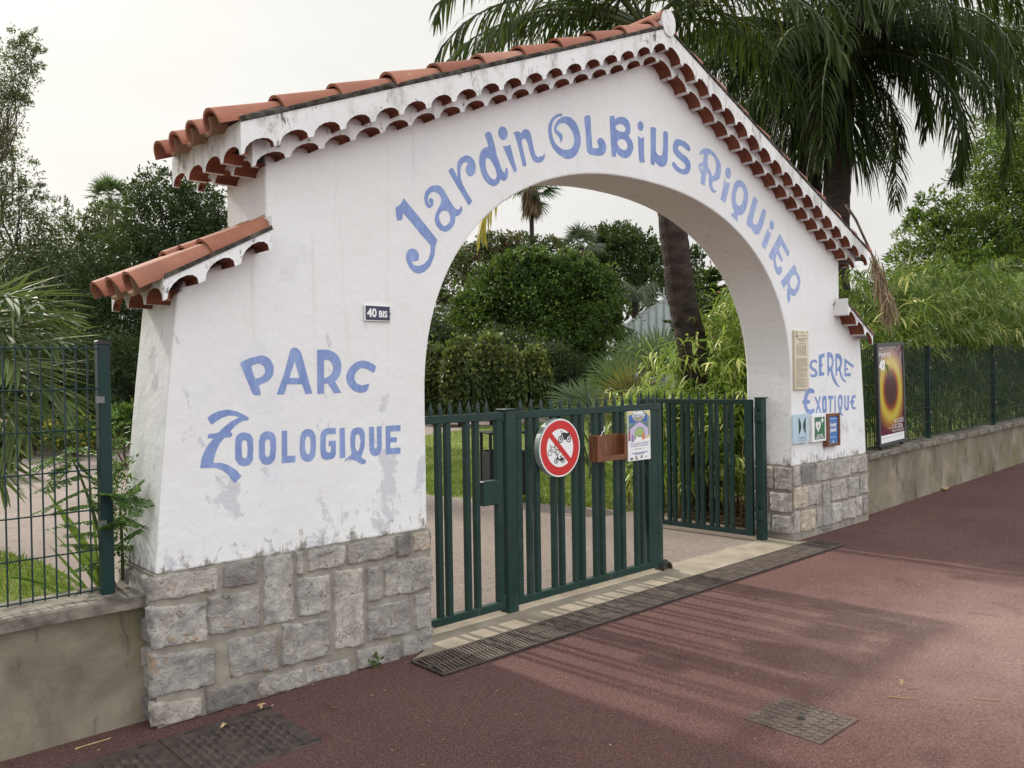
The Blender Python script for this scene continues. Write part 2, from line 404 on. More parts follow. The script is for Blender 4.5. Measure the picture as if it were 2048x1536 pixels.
class MB:
    def __init__(s): s.v, s.f, s.m, s.a = [], [], [], []
    def add(s, vs, fs, mi=0, a=.5):
        k = len(s.v)
        s.v.extend(tuple(float(c) for c in p) for p in vs)
        for f in fs: s.f.append(tuple(i+k for i in f)); s.m.append(mi); s.a.append(a)
    def box(s, x0, x1, y0, y1, z0, z1, mi=0):
        s.add([(x0, y0, z0), (x1, y0, z0), (x1, y1, z0), (x0, y1, z0), (x0, y0, z1), (x1, y0, z1), (x1, y1, z1), (x0, y1, z1)],
              [(3, 2, 1, 0), (4, 5, 6, 7), (0, 1, 5, 4), (1, 2, 6, 5), (2, 3, 7, 6), (3, 0, 4, 7)], mi)
    def cbox(s, x0, x1, y0, y1, z0, z1, c=.006, mi=0):
        """box with chamfered vertical and horizontal edges"""
        P = []
        for z, d in ((z0, c), (z0+c, 0), (z1-c, 0), (z1, c)):
            P.append([(x0+c+d, y0+d, z), (x1-c-d, y0+d, z), (x1-d, y0+c+d, z), (x1-d, y1-c-d, z), (x1-c-d, y1-d, z), (x0+c+d, y1-d, z), (x0+d, y1-c-d, z), (x0+d, y0+c+d, z)])
        vs = [p for r in P for p in r]
        fs = [tuple(range(7, -1, -1)), tuple(range(24, 32))]
        for r in range(3):
            for i in range(8): fs.append((r*8+i, r*8+(i+1) % 8, r*8+8+(i+1) % 8, r*8+8+i))
        s.add(vs, fs, mi)
    def tube(s, pts, rad, n=8, mi=0, cap=True, a=.5):
        pts = [Vector(p) for p in pts]
        if not isinstance(rad, (list, tuple)): rad = [rad]*len(pts)
        vs = []
        ref = Vector((0.3, .9, .1))
        for i, p in enumerate(pts):
            t = (pts[min(i+1, len(pts)-1)]-pts[max(i-1, 0)]).normalized()
            u = t.cross(ref)
            if u.length < 1e-3: u = t.cross(Vector((1, 0, 0)))
            u.normalize(); w = t.cross(u)
            for k in range(n):
                q = 2*pi*k/n
                vs.append(p + (u*cos(q)+w*sin(q))*rad[i])
        fs = [(i*n+k, i*n+(k+1) % n, (i+1)*n+(k+1) % n, (i+1)*n+k) for i in range(len(pts)-1) for k in range(n)]
        if cap: fs += [tuple(range(n-1, -1, -1)), tuple(range((len(pts)-1)*n, len(pts)*n))]
        s.add(vs, fs, mi, a)
    def prism(s, poly, y0, y1, mi=0):
        """polygon of (x, z) points pushed from y0 to y1"""
        n = len(poly)
        s.add([(x, y0, z) for x, z in poly]+[(x, y1, z) for x, z in poly],
              [tuple(range(n)), tuple(range(2*n-1, n-1, -1))]+[(i, i+n, (i+1) % n+n, (i+1) % n) for i in range(n)], mi)
    def flat(s, poly, z, mi=0):
        n = len(poly); s.add([(x, y, z) for x, y in poly], [tuple(range(n))], mi)
    def disc(s, cx, cz, r, y, n=40, mi=0, rin=0, rz=None, a0=0, a1=2*pi):
        rz = rz or r
        if rin:
            vs = []
            for k in range(n+1):
                q = a0+(a1-a0)*k/n
                vs += [(cx+r*cos(q), y, cz+rz*sin(q)), (cx+rin*cos(q), y, cz+rin*rz/r*sin(q))]
            s.add(vs, [(2*k, 2*k+1, 2*k+3, 2*k+2) for k in range(n)], mi)
        else: s.add([(cx+r*cos(2*pi*k/n), y, cz+rz*sin(2*pi*k/n)) for k in range(n)], [tuple(range(n))], mi)
    def build(s, name, mat, parent=None, local=False, smooth=False, bevel=0, attr=False, tri=False, normals=True):
        me = bpy.data.meshes.new(name)
        me.from_pydata(s.v, [], s.f)
        if isinstance(mat, (list, tuple)): me.polygons.foreach_set('material_index', s.m)
        if attr:
            at = me.attributes.new('v', 'FLOAT', 'FACE'); at.data.foreach_set('value', s.a)
        if normals or tri:
            b = bmesh.new(); b.from_mesh(me)
            if normals: bmesh.ops.recalc_face_normals(b, faces=b.faces)
            if tri: bmesh.ops.triangulate(b, faces=[f for f in b.faces if len(f.verts) > 4])
            b.to_mesh(me); b.free()
        if smooth: me.polygons.foreach_set('use_smooth', [True]*len(me.polygons))
        o = link(name, me, mat, parent, local)
        if bevel:
            bv = o.modifiers.new('bevel', 'BEVEL'); bv.width = bevel; bv.segments = 2; bv.limit_method = 'ANGLE'; bv.angle_limit = radians(40)
        return o

def quads(name, V, v, mat, parent=None, per=4, smooth=False):
    """V (n, per, 3) world points -> n strips; per 4 = one quad, 6 = two quads, 8 = three quads; v (n,) leaf tone"""
    V = np.asarray(V, dtype=np.float32)
    n = len(V)
    V = V.copy()
    if parent is not None:
        inv = np.array(world_mat(parent).inverted())
        V = (V.reshape(-1, 3) @ inv[:3, :3].T + inv[:3, 3]).reshape(n, per, 3).astype(np.float32)
    nq = per//2-1
    me = bpy.data.meshes.new(name)
    me.vertices.add(n*per); me.vertices.foreach_set('co', V.ravel())
    base = (np.arange(n)*per)[:, None, None]
    pat = np.array([[2*i, 2*i+1, 2*i+3, 2*i+2] for i in range(nq)])[None]
    idx = (base+pat).reshape(-1).astype(np.int32)
    me.loops.add(len(idx)); me.loops.foreach_set('vertex_index', idx)
    me.polygons.add(n*nq); me.polygons.foreach_set('loop_start', np.arange(n*nq, dtype=np.int32)*4)
    at = me.attributes.new('v', 'FLOAT', 'FACE'); at.data.foreach_set('value', np.repeat(np.asarray(v, dtype=np.float32), nq))
    me.update(calc_edges=True)
    if smooth: me.polygons.foreach_set('use_smooth', np.ones(n*nq, dtype=bool))
    o = bpy.data.objects.new(name, me)
    me.materials.append(mat)
    COL.objects.link(o)
    if parent is not None: o.parent = parent
    return o
def unit(a): return a/(np.linalg.norm(a, axis=-1, keepdims=True)+1e-9)
def leaves(P, D, L, W, rg=None):
    """rhombus leaf quads at P (n,3) pointing along D with random roll; returns (n,4,3)"""
    rg = rg or rng
    n = len(P)
    D = unit(D); S = unit(np.cross(D, rg.normal(size=(n, 3))))
    N = np.cross(D, S)
    L = np.asarray(L).reshape(-1, 1)*np.ones((n, 1)); W = np.asarray(W).reshape(-1, 1)*np.ones((n, 1))
    mid = P+D*L*.45+N*L*.08
    return np.stack([P, mid-S*W*.5, mid+S*W*.5, P+D*L], 1)[:, [0, 1, 2, 3]]
def strips(P, D, L, W, droop, segs=3, rg=None, side=None):
    """long tapering leaves bending down under their weight; returns (n, 2*(segs+1), 3)"""
    rg = rg or rng
    n = len(P); D = unit(np.asarray(D, float))
    L = np.asarray(L, float).reshape(-1)*np.ones(n); W = np.asarray(W, float).reshape(-1)*np.ones(n); droop = np.asarray(droop, float).reshape(-1)*np.ones(n)
    S = side if side is not None else np.cross(D, np.array([0, 0, 1.0])+rg.normal(size=(n, 3))*.35)
    S = unit(S)
    wprof = {2: [.75, 1.0, .06], 3: [.55, 1.0, .75, .05]}[segs]
    out = []
    p = P.copy(); d = D.copy()
    for i in range(segs+1):
        out += [p-S*(W*wprof[i]*.5)[:, None], p+S*(W*wprof[i]*.5)[:, None]]
        d = unit(d+np.array([0, 0, -1.0])*(droop/segs)[:, None])
        p = p+d*(L/segs)[:, None]
    return np.stack(out, 1)

def crown(name, blobs, mat, parent, clumps, per, L, W, clump_r=.22, seed=1, shell=.5, up=.25, tone=.5, spread=.22, rough=.14):
    """foliage of many small leaves gathered in clumps through blobs [(centre, rx, ry, rz)]"""
    rg = np.random.default_rng(seed)
    allP, allD, allv = [], [], []
    vol = np.array([b[1]*b[2]*b[3] for b in blobs])**.67
    cnt = np.maximum(3, (clumps*vol/vol.sum()).astype(int))
    for (c, rx, ry, rz), k in zip(blobs, cnt):
        d = unit(rg.normal(size=(k, 3)))
        r = shell+(1-shell)*rg.random(k)**.6
        r *= 1-rough+2.1*rough*rg.random(k)
        R = np.array([rx, ry, rz])
        C = np.array(c)+d*R*r[:, None]
        cr = clump_r*(R.prod()**(1/3))*(.6+.8*rg.random(k))
        ct = np.clip(tone+rg.normal(size=k)*spread, 0, 1)
        q = rg.normal(size=(k, per, 3))
        q = q/np.maximum(1, np.linalg.norm(q, axis=2, keepdims=True)/1.6)
        P = C[:, None, :]+q*cr[:, None, None]*.62
        D = unit(rg.normal(size=(k, per, 3))+d[:, None, :]*.7+np.array([0, 0, up]))
        allP.append(P.reshape(-1, 3)); allD.append(D.reshape(-1, 3))
        allv.append(np.clip(np.repeat(ct, per)+rg.normal(size=k*per)*.12, 0, .94))
    P = np.concatenate(allP); D = np.concatenate(allD); v = np.concatenate(allv)
    n = len(P)
    P[:, 2] = np.maximum(P[:, 2], .05)
    V = leaves(P, D, L*(.7+.6*rg.random(n)), W*(.7+.6*rg.random(n)), rg)
    return quads(name, V, v, mat, parent)
def wobble_tube(mb, a, b, r0, r1, n=6, wob=.08, seed=0, sides=7):
    rg = np.random.default_rng(seed)
    a, b = np.array(a, float), np.array(b, float)
    L = np.linalg.norm(b-a)
    pts = []
    for i in range(n+1):
        t = i/n
        pts.append(a+(b-a)*t+rg.normal(size=3)*wob*L*(t*(1-t)))
    mb.tube(pts, [r0+(r1-r0)*i/n for i in range(n+1)], sides)
def blob(px, py, D, rpx, rpy, depth=None):
    k = D/FPX
    return (tuple(atd(px, py, D)), rpx*k, (depth or rpx*1.0)*k, rpy*k)

def curve_mesh(name, loops, mat, parent, y, mapper=None, local=False):
    """filled outline letters: loops = closed lists of (x, z) on the plane at y, holes by the even-odd rule"""
    cu = bpy.data.curves.new(name, 'CURVE'); cu.dimensions = '2D'; cu.fill_mode = 'BOTH'
    for lp in loops:
        sp = cu.splines.new('POLY'); sp.points.add(len(lp)-1)
        for p, q in zip(sp.points, lp): p.co = (q[0], q[1], 0, 1)
        sp.use_cyclic_u = True
    o = bpy.data.objects.new(name, cu); COL.objects.link(o)
    dg = bpy.context.evaluated_depsgraph_get()
    me = bpy.data.meshes.new_from_object(o.evaluated_get(dg))
    bpy.data.objects.remove(o); bpy.data.curves.remove(cu)
    me.transform(Matrix.Translation((0, y, 0)) @ Matrix.Rotation(pi/2, 4, 'X'))
    me.name = name; me.materials.clear()
    return link(name, me, mat, parent, local)
def text_mesh(name, body, size, x, z, y, mat, parent, local=False, align='LEFT', sx=1.0, bold=0.0, rot=0.0, sp=1.0):
    cu = bpy.data.curves.new(name, 'FONT'); cu.body = body; cu.size = size; cu.align_x = align; cu.offset = bold; cu.space_character = sp
    cu.resolution_u = 4
    o = bpy.data.objects.new(name, cu); COL.objects.link(o)
    dg = bpy.context.evaluated_depsgraph_get()
    me = bpy.data.meshes.new_from_object(o.evaluated_get(dg))
    bpy.data.objects.remove(o); bpy.data.curves.remove(cu)
    me.transform(Matrix.Translation((x, y, z)) @ Matrix.Rotation(pi/2, 4, 'X') @ Matrix.Rotation(rot, 4, 'Z') @ Matrix.Diagonal((sx, 1, 1, 1)))
    me.name = name; me.materials.clear()
    return link(name, me, mat, parent, local)
def chaikin(p, it=1):
    p = [np.array(q, float) for q in p]
    for _ in range(it):
        r = []
        for i in range(len(p)):
            a, b = p[i], p[(i+1) % len(p)]
            L = np.linalg.norm(b-a)
            k = min(.25, 9.0/max(L, 1e-6))           # long straight strokes keep crisp corners
            r += [a+(b-a)*k, b-(b-a)*k]
        p = r
    return p
# ------------------------------------------------------------------ ground sheets
def sheet(name, polys, z, mat, kind='structure', rise=0.0, sub=0):
    mb = MB()
    for p in polys: mb.flat(p, z)
    o = mb.build(name, mat, normals=False, tri=True)
    return tag(o, kind=kind)
def rise(x): return max(0.0, x-3.9)*.024
sheet('ground', [[(-500, -500), (500, -500), (500, 500), (-500, 500)]], -.03, M['soil'])
# red pavement: a strip that climbs gently towards the right
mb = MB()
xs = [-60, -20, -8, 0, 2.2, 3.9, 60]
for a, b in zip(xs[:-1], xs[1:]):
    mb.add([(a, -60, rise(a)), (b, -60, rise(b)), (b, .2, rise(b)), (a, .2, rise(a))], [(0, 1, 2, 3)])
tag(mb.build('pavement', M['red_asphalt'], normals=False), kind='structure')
sheet('path', [[(-3.22, .22), (2.42, .22), (2.45, 2.0), (2.32, 2.8), (1.95, 4.0), (1.66, 5.0), (2.1, 7), (4.9, 11), (8.7, 14.4), (12.5, 15.8), (30, 14), (30, 19), (13.6, 21.2), (8, 18.6), (1.25, 16.4), (-.75, 17.8), (-14, 24), (-14, 12), (-9, 9), (-4.5, 7.0), (-3.32, 5.3), (-3.16, 4.2), (-3.2, 3.0)]], -.006, M['pink_asphalt'])
LAWN_R = [(2.45, 2.0), (2.32, 2.8), (1.95, 4.0), (1.66, 5.0), (2.1, 7), (4.9, 11), (8.7, 14.4), (12.5, 15.8), (30, 14), (30, 2)]
LAWN_L = [(-9, .3), (-3.22, .3), (-3.2, 3.0), (-3.16, 4.2), (-3.32, 5.3), (-4.5, 7.0), (-9, 9)]
sheet('lawn', [LAWN_R, LAWN_L, [(14, 22), (60, 16), (60, 60), (20, 60)]], -.010, M['lawn_soil'])
# threshold slab with a ragged inner edge
rg = np.random.default_rng(3)
edge = [(x, .262+.012*rg.normal()) for x in np.linspace(2.11, -2.11, 60)]
mb = MB()
mb.flat([(-2.35, -.128), (2.2, -.128), (2.11, .0)]+edge+[(-2.11, 0)], .004)
tag(mb.build('threshold_slab', M['slab'], normals=False, tri=True), kind='structure')

# ------------------------------------------------------------------ entrance arch
ARCH = thing('entrance_arch', 'white plastered entrance arch with terracotta eaves, stone foot and blue painted lettering', 'archway')
K = 1.17
A_CX, A_N = -.0604*K, 2.2572
A_ZS, A_H, A_W = (1.538-.30)*K, 1.3563*K, 1.8*K
T = .467
def arch_pts(n=64):
    r = []
    for i in range(n+1):
        q = pi*i/n
        a = A_W-A_CX if cos(q) > 0 else A_W+A_CX
        r.append((A_CX+a*abs(cos(q))**(2/A_N)*(1 if cos(q) >= 0 else -1), A_ZS+A_H*abs(sin(q))**(2/A_N)))
    return r                                         # from right springing over the top to the left
APEX, SL = 4.135, .4041
zt = lambda x: APEX-SL*abs(x)
right_out = [(3.652, .70), (3.614, 1.17), (3.575, 1.56), (3.527, 1.985), (3.49, 2.06), (3.10, 2.27), (3.077, 2.27), (3.077, zt(3.077)-.10)]
outer = right_out+[(0, APEX-.08)]+[(-x, z) for x, z in right_out[::-1]]
poly = outer+[(-A_W, .70)]+arch_pts()[::-1]+[(A_W, .70)]
mb = MB(); mb.prism(poly, 0, T)
mb.build('wall', M['plaster'], ARCH, bevel=.012, tri=False)

# stone foot ---------------------------------------------------------------
def stone(mb, P00, P10, P11, P01, nrm, depth, seed, n=9, tone=.5):
    """rough faced block on the quad P (origin lower left, anticlockwise seen from outside)"""
    P00, P10, P11, P01, nrm = [Vector(p) for p in (P00, P10, P11, P01, nrm)]
    off = Vector((seed*3.17, seed*1.71, seed*.93))
    w = max((P10-P00).length, .02); h = max((P01-P00).length, .02)
    nu = max(8, min(44, int(w/.0095))); nv = max(8, min(44, int(h/.0095)))
    vs = []
    for j in range(nv+1):
        for i in range(nu+1):
            u, v = i/nu, j/nv
            p = P00*(1-u)*(1-v)+P10*u*(1-v)+P11*u*v+P01*(1-u)*v
            e = min(u*w, (1-u)*w, v*h, (1-v)*h)
            f = min(1, e/.013); f = sqrt(max(0, 1-(1-f)**2))
            big = noise.noise((p+off)*6.5)*.5+noise.noise((p+off)*15)*.32+noise.noise((p+off)*36)*.30+noise.noise((p+off)*75)*.16
            big += .35*(noise.cell((p+off)*9)-.5)
            q = p+nrm*(depth*f*(1+.42*big)-(.012 if f == 0 else 0))
            if e < .03:
                jit = Vector((noise.noise((p+off)*21), noise.noise((p+off)*21+Vector((9, 0, 0))), noise.noise((p+off)*21+Vector((0, 9, 0)))))
                jit -= nrm*jit.dot(nrm); q += jit*.011
            vs.append(q)
    fs = [(j*(nu+1)+i, j*(nu+1)+i+1, (j+1)*(nu+1)+i+1, (j+1)*(nu+1)+i) for j in range(nv) for i in range(nu)]
    mb.add(vs, fs, 0, tone)
def px_stones(mb, lst, ox, oy, s, seed):
    rg = np.random.default_rng(seed)
    for k, (tl, tr, br, bl) in enumerate(lst):
        q = [aty(ox+p[0]*s, oy+p[1]*s, -.02) for p in (bl, br, tr, tl)]
        for p in q: p[1] = -.004
        c = sum(q)/4
        q = [p+(p-c)/max(np.linalg.norm(p-c), .02)*.011 for p in q]
        for p in q: p[1] = -.004; p[2] = min(p[2], .700)
        stone(mb, *q, (0, -1, 0),   .019+.008*rg.random(), seed*50+k, tone=float(np.clip(rg.normal(.55, .32), 0, 1)))
L1 = [((890, 432), (1250, 383), (1240, 525), (880, 585)), ((1285, 368), (1480, 338), (1480, 480), (1285, 510)), ((1510, 330), (1680, 303), (1690, 690), (1510, 715)),
      ((1700, 303), (1740, 296), (1740, 425), (1700, 432)), ((1770, 290), (1975, 258), (1970, 380), (1770, 412)), ((850, 625), (1180, 580), (1185, 800), (890, 860)),
      ((1195, 555), (1485, 510), (1485, 725), (1205, 780)), ((1705, 455), (1890, 430), (1895, 635), (1710, 670)), ((865, 895), (1230, 850), (1230, 1060), (880, 1135)),
      ((1310, 800), (1585, 750), (1590, 965), (1320, 1025)), ((1620, 720), (1885, 675), (1885, 890), (1620, 950)), ((872, 1170), (1150, 1125), (1150, 1235), (885, 1310)),
      ((1185, 1085), (1465, 1040), (1465, 1150), (1190, 1220)), ((1490, 1020), (1735, 970), (1735, 1075), (1490, 1135)), ((1760, 955), (2000, 905), (2005, 1005), (1765, 1055))]
L2 = [((290, 235), (748, 160), (752, 375), (295, 462)), ((790, 150), (920, 130), (925, 350), (792, 370)), ((955, 140), (1122, 112), (1125, 295), (962, 325)),
      ((145, 535), (440, 495), (460, 1275), (150, 1330)), ((480, 505), (632, 470), (642, 800), (490, 840)), ((665, 445), (1130, 370), (1135, 695), (672, 800)),
      ((495, 890), (915, 800), (935, 1150), (500, 1250)), ((968, 790), (1130, 745), (1140, 1085), (985, 1120)), ((380, 1330), (810, 1250), (815, 1450), (385, 1530)), ((850, 1210), (1145, 1150), (1150, 1320), (855, 1410))]
mb = MB()
px_stones(mb, L1, 0, 1000, .349, 1)
px_stones(mb, L2, 640, 1040, .19531, 2)
def side_stones(mb, x, sgn, y0, y1, rows, seed, batter=0.0):
    rg = np.random.default_rng(seed)
    for z0, z1 in rows:
        y = y0
        while y < y1-.03:
            w = min(y1-y, .16+.2*rg.random())
            if y1-y-w < .1: w = y1-y
            a, b = (y+.008, y+w-.012)
            if sgn > 0: q = [(x, a, z0), (x, b, z0), (x, b, z1), (x, a, z1)]
            else: q = [(x, b, z0), (x, a, z0), (x, a, z1), (x, b, z1)]
            stone(mb, *q, (sgn, 0, 0), .022+.012*rg.random(), seed*31+int(y*100)+int(z0*100), tone=float(np.clip(rg.normal(.5, .22), 0, 1)))
            y += w
ROWS = [(.02, .13), (.15, .36), (.38, .50), (.52, .69)]
side_stones(mb, -A_W-.004+.004, 1, -.02, T, ROWS, 5)
side_stones(mb, -3.655, -1, -.02, T, ROWS, 6)
core = MB(); core.prism([(-3.66, -.05), (-3.66, .700), (-A_W+.008, .700), (-A_W+.008, -.05)], -.0125, T)
mb.build('stone_base', M['stone'], ARCH, attr=True, smooth=True, normals=False)
core.build('mortar_bed', M['mortar'], ARCH)
R1 = [((640, 405), (727, 393), (727, 520), (640, 535)), ((733, 390), (843, 375), (843, 500), (735, 515)), ((850, 373), (950, 360), (950, 477), (850, 495)), ((958, 358), (1052, 346), (1055, 455), (958, 465)),
      ((598, 558), (680, 548), (680, 675), (600, 692)), ((685, 545), (765, 533), (765, 655), (688, 668)), ((775, 522), (820, 516), (828, 785), (775, 800)), ((828, 515), (925, 500), (928, 625), (832, 640)),
      ((938, 492), (1003, 482), (1003, 605), (938, 615)), ((1008, 478), (1058, 472), (1060, 585), (1012, 597)), ((640, 705), (730, 685), (730, 815), (640, 832)), ((738, 690), (770, 683), (770, 800), (738, 805)),
      ((835, 660), (893, 648), (893, 770), (835, 782)), ((898, 640), (985, 625), (985, 745), (900, 757)), ((990, 620), (1025, 612), (1025, 725), (992, 733)), ((1030, 608), (1062, 603), (1065, 715), (1032, 722)),
      ((598, 412), (634, 406), (634, 538), (598, 545)), ((598, 708), (633, 702), (633, 838), (598, 845)), ((775, 805), (830, 792), (830, 812), (775, 828))]
mb = MB()
px_stones(mb, R1, 1400, 800, .31641, 3)
side_stones(mb, A_W-.004, -1, -.01, T, [(.06, .24), (.26, .45), (.47, .69)], 8)
side_stones(mb, 3.655, 1, -.02, T, ROWS, 9)
core = MB(); core.prism([(A_W-.008, -.05), (A_W-.008, .700), (3.66, .700), (3.66, -.05)], -.0125, T)
mb.build('stone_base', M['stone'], ARCH, attr=True, smooth=True, normals=False)
core.build('mortar_bed', M['mortar'], ARCH)

# eaves: rows of half-round tiles bedded in plaster -----------------------
def scallop(n, P, amp, gap=.030, k=7):
    """lower edge of a tile course in (s, dz): flats of width gap between n arches of pitch P"""
    pts = [(0, 0)]
    for i in range(n):
        a, b = i*P+gap/2, (i+1)*P-gap/2
        for j in range(k+1):
            q = j/k
            pts.append((a+(b-a)*(.5-.5*cos(pi*q)), amp*sin(pi*q)**.9 if 0 < j < k else 0))
    pts.append((n*P, 0))
    return pts
def course(face, under, top_fn, edge_pts, place, depth, short=None):
    """plaster face with a scalloped lower edge plus the underside running back by depth"""
    n = len(edge_pts)
    A = [place(s, top_fn(s), 0) for s, dz in edge_pts]
    B = [place(s, dz, 0) for s, dz in edge_pts]
    face.add(A+B, [(i, i+1, n+i+1, n+i) for i in range(n-1)])
    for i in range(n-1):
        (s0, d0), (s1, d1) = edge_pts[i], edge_pts[i+1]
        flatseg = d0 == 0 and d1 == 0
        sm_ = (s0+s1)/2
        dd = .035 if short and (sm_ < short[0] or sm_ > short[1]) else depth
        q = [place(s0, d0, 0), place(s1, d1, 0), place(s1, d1, dd), place(s0, d0, dd)]
        (face if flatseg else under).add(q, [(0, 1, 2, 3)])
face, under, fil = MB(), MB(), MB()
PX = .1875                                            # pitch measured along x
for sg in (-1, 1):
    for tier, (yf, cusp, amp, xe, dep) in enumerate(((-.198, .163, .055, 3.292, .088+.06), (-.110, .226, .047, 3.195, .13))):
        nA = int(round(xe/PX)); P = xe/nA
        ep = scallop(nA, P, amp)
        def place(s, dz, back, yf=yf, cusp=cusp, xe=xe, sg=sg):
            x = -xe+s
            return (x if sg < 0 else -x, yf+back, zt(x)-cusp+dz)
        topz = cusp-.004 if tier == 0 else cusp-.05
        course(face, under, lambda s, t=topz: t, ep, place, dep, (xe-3.07, 99))
        # the same courses returned across the gable ends
        y0, y1 = yf, T+(-yf)
        nE = int(round((y1-y0)/.2)); PE = (y1-y0)/nE
        ep = scallop(nE, PE, amp)
        def place2(s, dz, back, xe=xe, cusp=cusp, y0=y0, sg=sg):
            x = xe-back
            return (sg*x, y0+s, zt(xe)-cusp+dz)
        course(face, under, lambda s, t=topz: t, ep, place2, .10 if tier == 0 else .12, (-yf-.02, y1-y0+yf+.02))
        ep = [(s, d) for s, d in scallop(nA, P, amp)]
        def place3(s, dz, back, yf=yf, cusp=cusp, xe=xe, sg=sg):
            x = -xe+s
            return (x if sg < 0 else -x, T-yf-back, zt(x)-cusp+dz)
        course(face, under, lambda s, t=topz: t, ep, place3, dep, (xe-3.07, 99))
    # deck under the tiles
    face.add([(0, -.198, APEX-.004), (sg*3.292, -.198, zt(3.292)-.004), (sg*3.292, T+.198, zt(3.292)-.004), (0, T+.198, APEX-.004)], [(0, 1, 2, 3)])
    # mortar fillet lying on the fascia top
    fil.add([(0, -.206, APEX-.008), (sg*3.296, -.206, zt(3.296)-.008), (sg*3.296, -.206, zt(3.296)+.010), (0, -.206, APEX+.010)], [(0, 1, 2, 3)])
    fil.add([(0, -.206, APEX+.010), (sg*3.296, -.206, zt(3.296)+.010), (sg*3.296, -.17, zt(3.296)+.03), (0, -.17, APEX+.03)], [(0, 1, 2, 3)])
    fil.add([(0, -.206, APEX-.008), (sg*3.296, -.206, zt(3.296)-.008), (sg*3.296, -.19, zt(3.296)-.016), (0, -.19, APEX-.016)], [(0, 1, 2, 3)])
LZ0, LX0, LX1 = 2.048, 3.642, 3.122                    # lower roofs: eave height, eave and head
LSL = (2.325-2.048)/(LX0-LX1)
for sg in (-1, 1):
    xe, xh = (LX0, LX1) if sg < 0 else (3.50, 2.955)
    z0 = LZ0 if sg < 0 else LZ0-.10
    zl = lambda x, xe=xe, z0=z0: z0+(xe-x)*LSL
    nA = 3; P = (xe-xh)/nA
    ep = scallop(nA, P, .066)
    for yf, dr in ((-.15, 1), (T+.11, -1)):
        def place(s, dz, back, sg=sg, xe=xe, zl=zl, yf=yf, dr=dr):
            return (sg*(xe-s), yf+back*dr, zl(xe-s)-.102+dz)
        course(face, under, lambda s: .098, ep, place, .17, (.11, 9))
    nE = 3; PE = (T+.26)/nE
    def place2(s, dz, back, sg=sg, xe=xe, z0=z0): return (sg*(xe-back), -.15+s, z0-.102+dz)
    course(face, under, lambda s: .098, scallop(nE, PE, .066), place2, .14, (.13, T+.17))
    face.add([(sg*xh, -.15, zl(xh)-.004), (sg*xe, -.15, zl(xe)-.004), (sg*xe, T+.11, zl(xe)-.004), (sg*xh, T+.11, zl(xh)-.004)], [(0, 1, 2, 3)])
    # plaster end of the head
    face.add([(sg*xh, -.15, zl(xh)-.102), (sg*xh, -.15, zl(xh)+.06), (sg*xh, .02, zl(xh)+.06), (sg*xh, .02, zl(xh)-.102)], [(0, 1, 2, 3)])
    fil.add([(sg*xh, -.156, zl(xh)+.012), (sg*xe, -.156, zl(xe)+.012), (sg*xe, -.156, zl(xe)-.010), (sg*xh, -.156, zl(xh)-.010)], [(0, 1, 2, 3)])
face.disc(0.02, APEX+.030, .078, -.208, 24, rz=.098)
k = len(face.v); N = 24
ring = [(0.02+.078*cos(2*pi*i/N), y, APEX+.030+.098*sin(2*pi*i/N)) for y in (-.208, -.13) for i in range(N)]
face.add(ring, [(i, (i+1) % N, N+(i+1) % N, N+i) for i in range(N)])
fil.build('mortar_fillet', M['lichen'], ARCH, normals=False)
face.build('eaves_plaster', M['fascia'], ARCH, normals=False)
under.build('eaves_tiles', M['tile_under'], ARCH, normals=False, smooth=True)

# roof tiles ---------------------------------------------------------------
def barrel(mb, p0, p1, r0, r1, up=1, th=.014, n=14, arc=pi):
    """half-round clay tile from its lower end p0 to its upper end p1"""
    p0, p1 = Vector(p0), Vector(p1)
    t = (p1-p0).normalized()
    side = Vector((0, 1, 0)) if abs(t.y) < .5 else Vector((1, 0, 0))
    nrm = t.cross(side); nrm = nrm if nrm.z > 0 else -nrm
    vs = []
    for p, r in ((p0, r0), (p1, r1)):
        for rr in (r, r-th):
            for i in range(n+1):
                q = (pi-arc)/2+arc*i/n
                vs.append(p+side*cos(q)*rr+nrm*up*sin(q)*rr)
    m = n+1
    fs = []
    for i in range(n):
        fs += [(i, i+1, 2*m+i+1, 2*m+i), (m+i+1, m+i, 3*m+i, 3*m+i+1), (i+1, i, m+i, m+i+1), (2*m+i, 2*m+i+1, 3*m+i+1, 3*m+i)]
    fs += [(0, 2*m, 3*m, m), (n, m+n, 3*m+n, 2*m+n)]
    mb.add(vs, fs, 0, float(np.clip(trg.normal(.5, .26), 0, 1)))
trg = np.random.default_rng(99)
tiles, chan = MB(), MB()
low_tiles, low_chan = {-1: MB(), 1: MB()}, {-1: MB(), 1: MB()}
rg = np.random.default_rng(11)
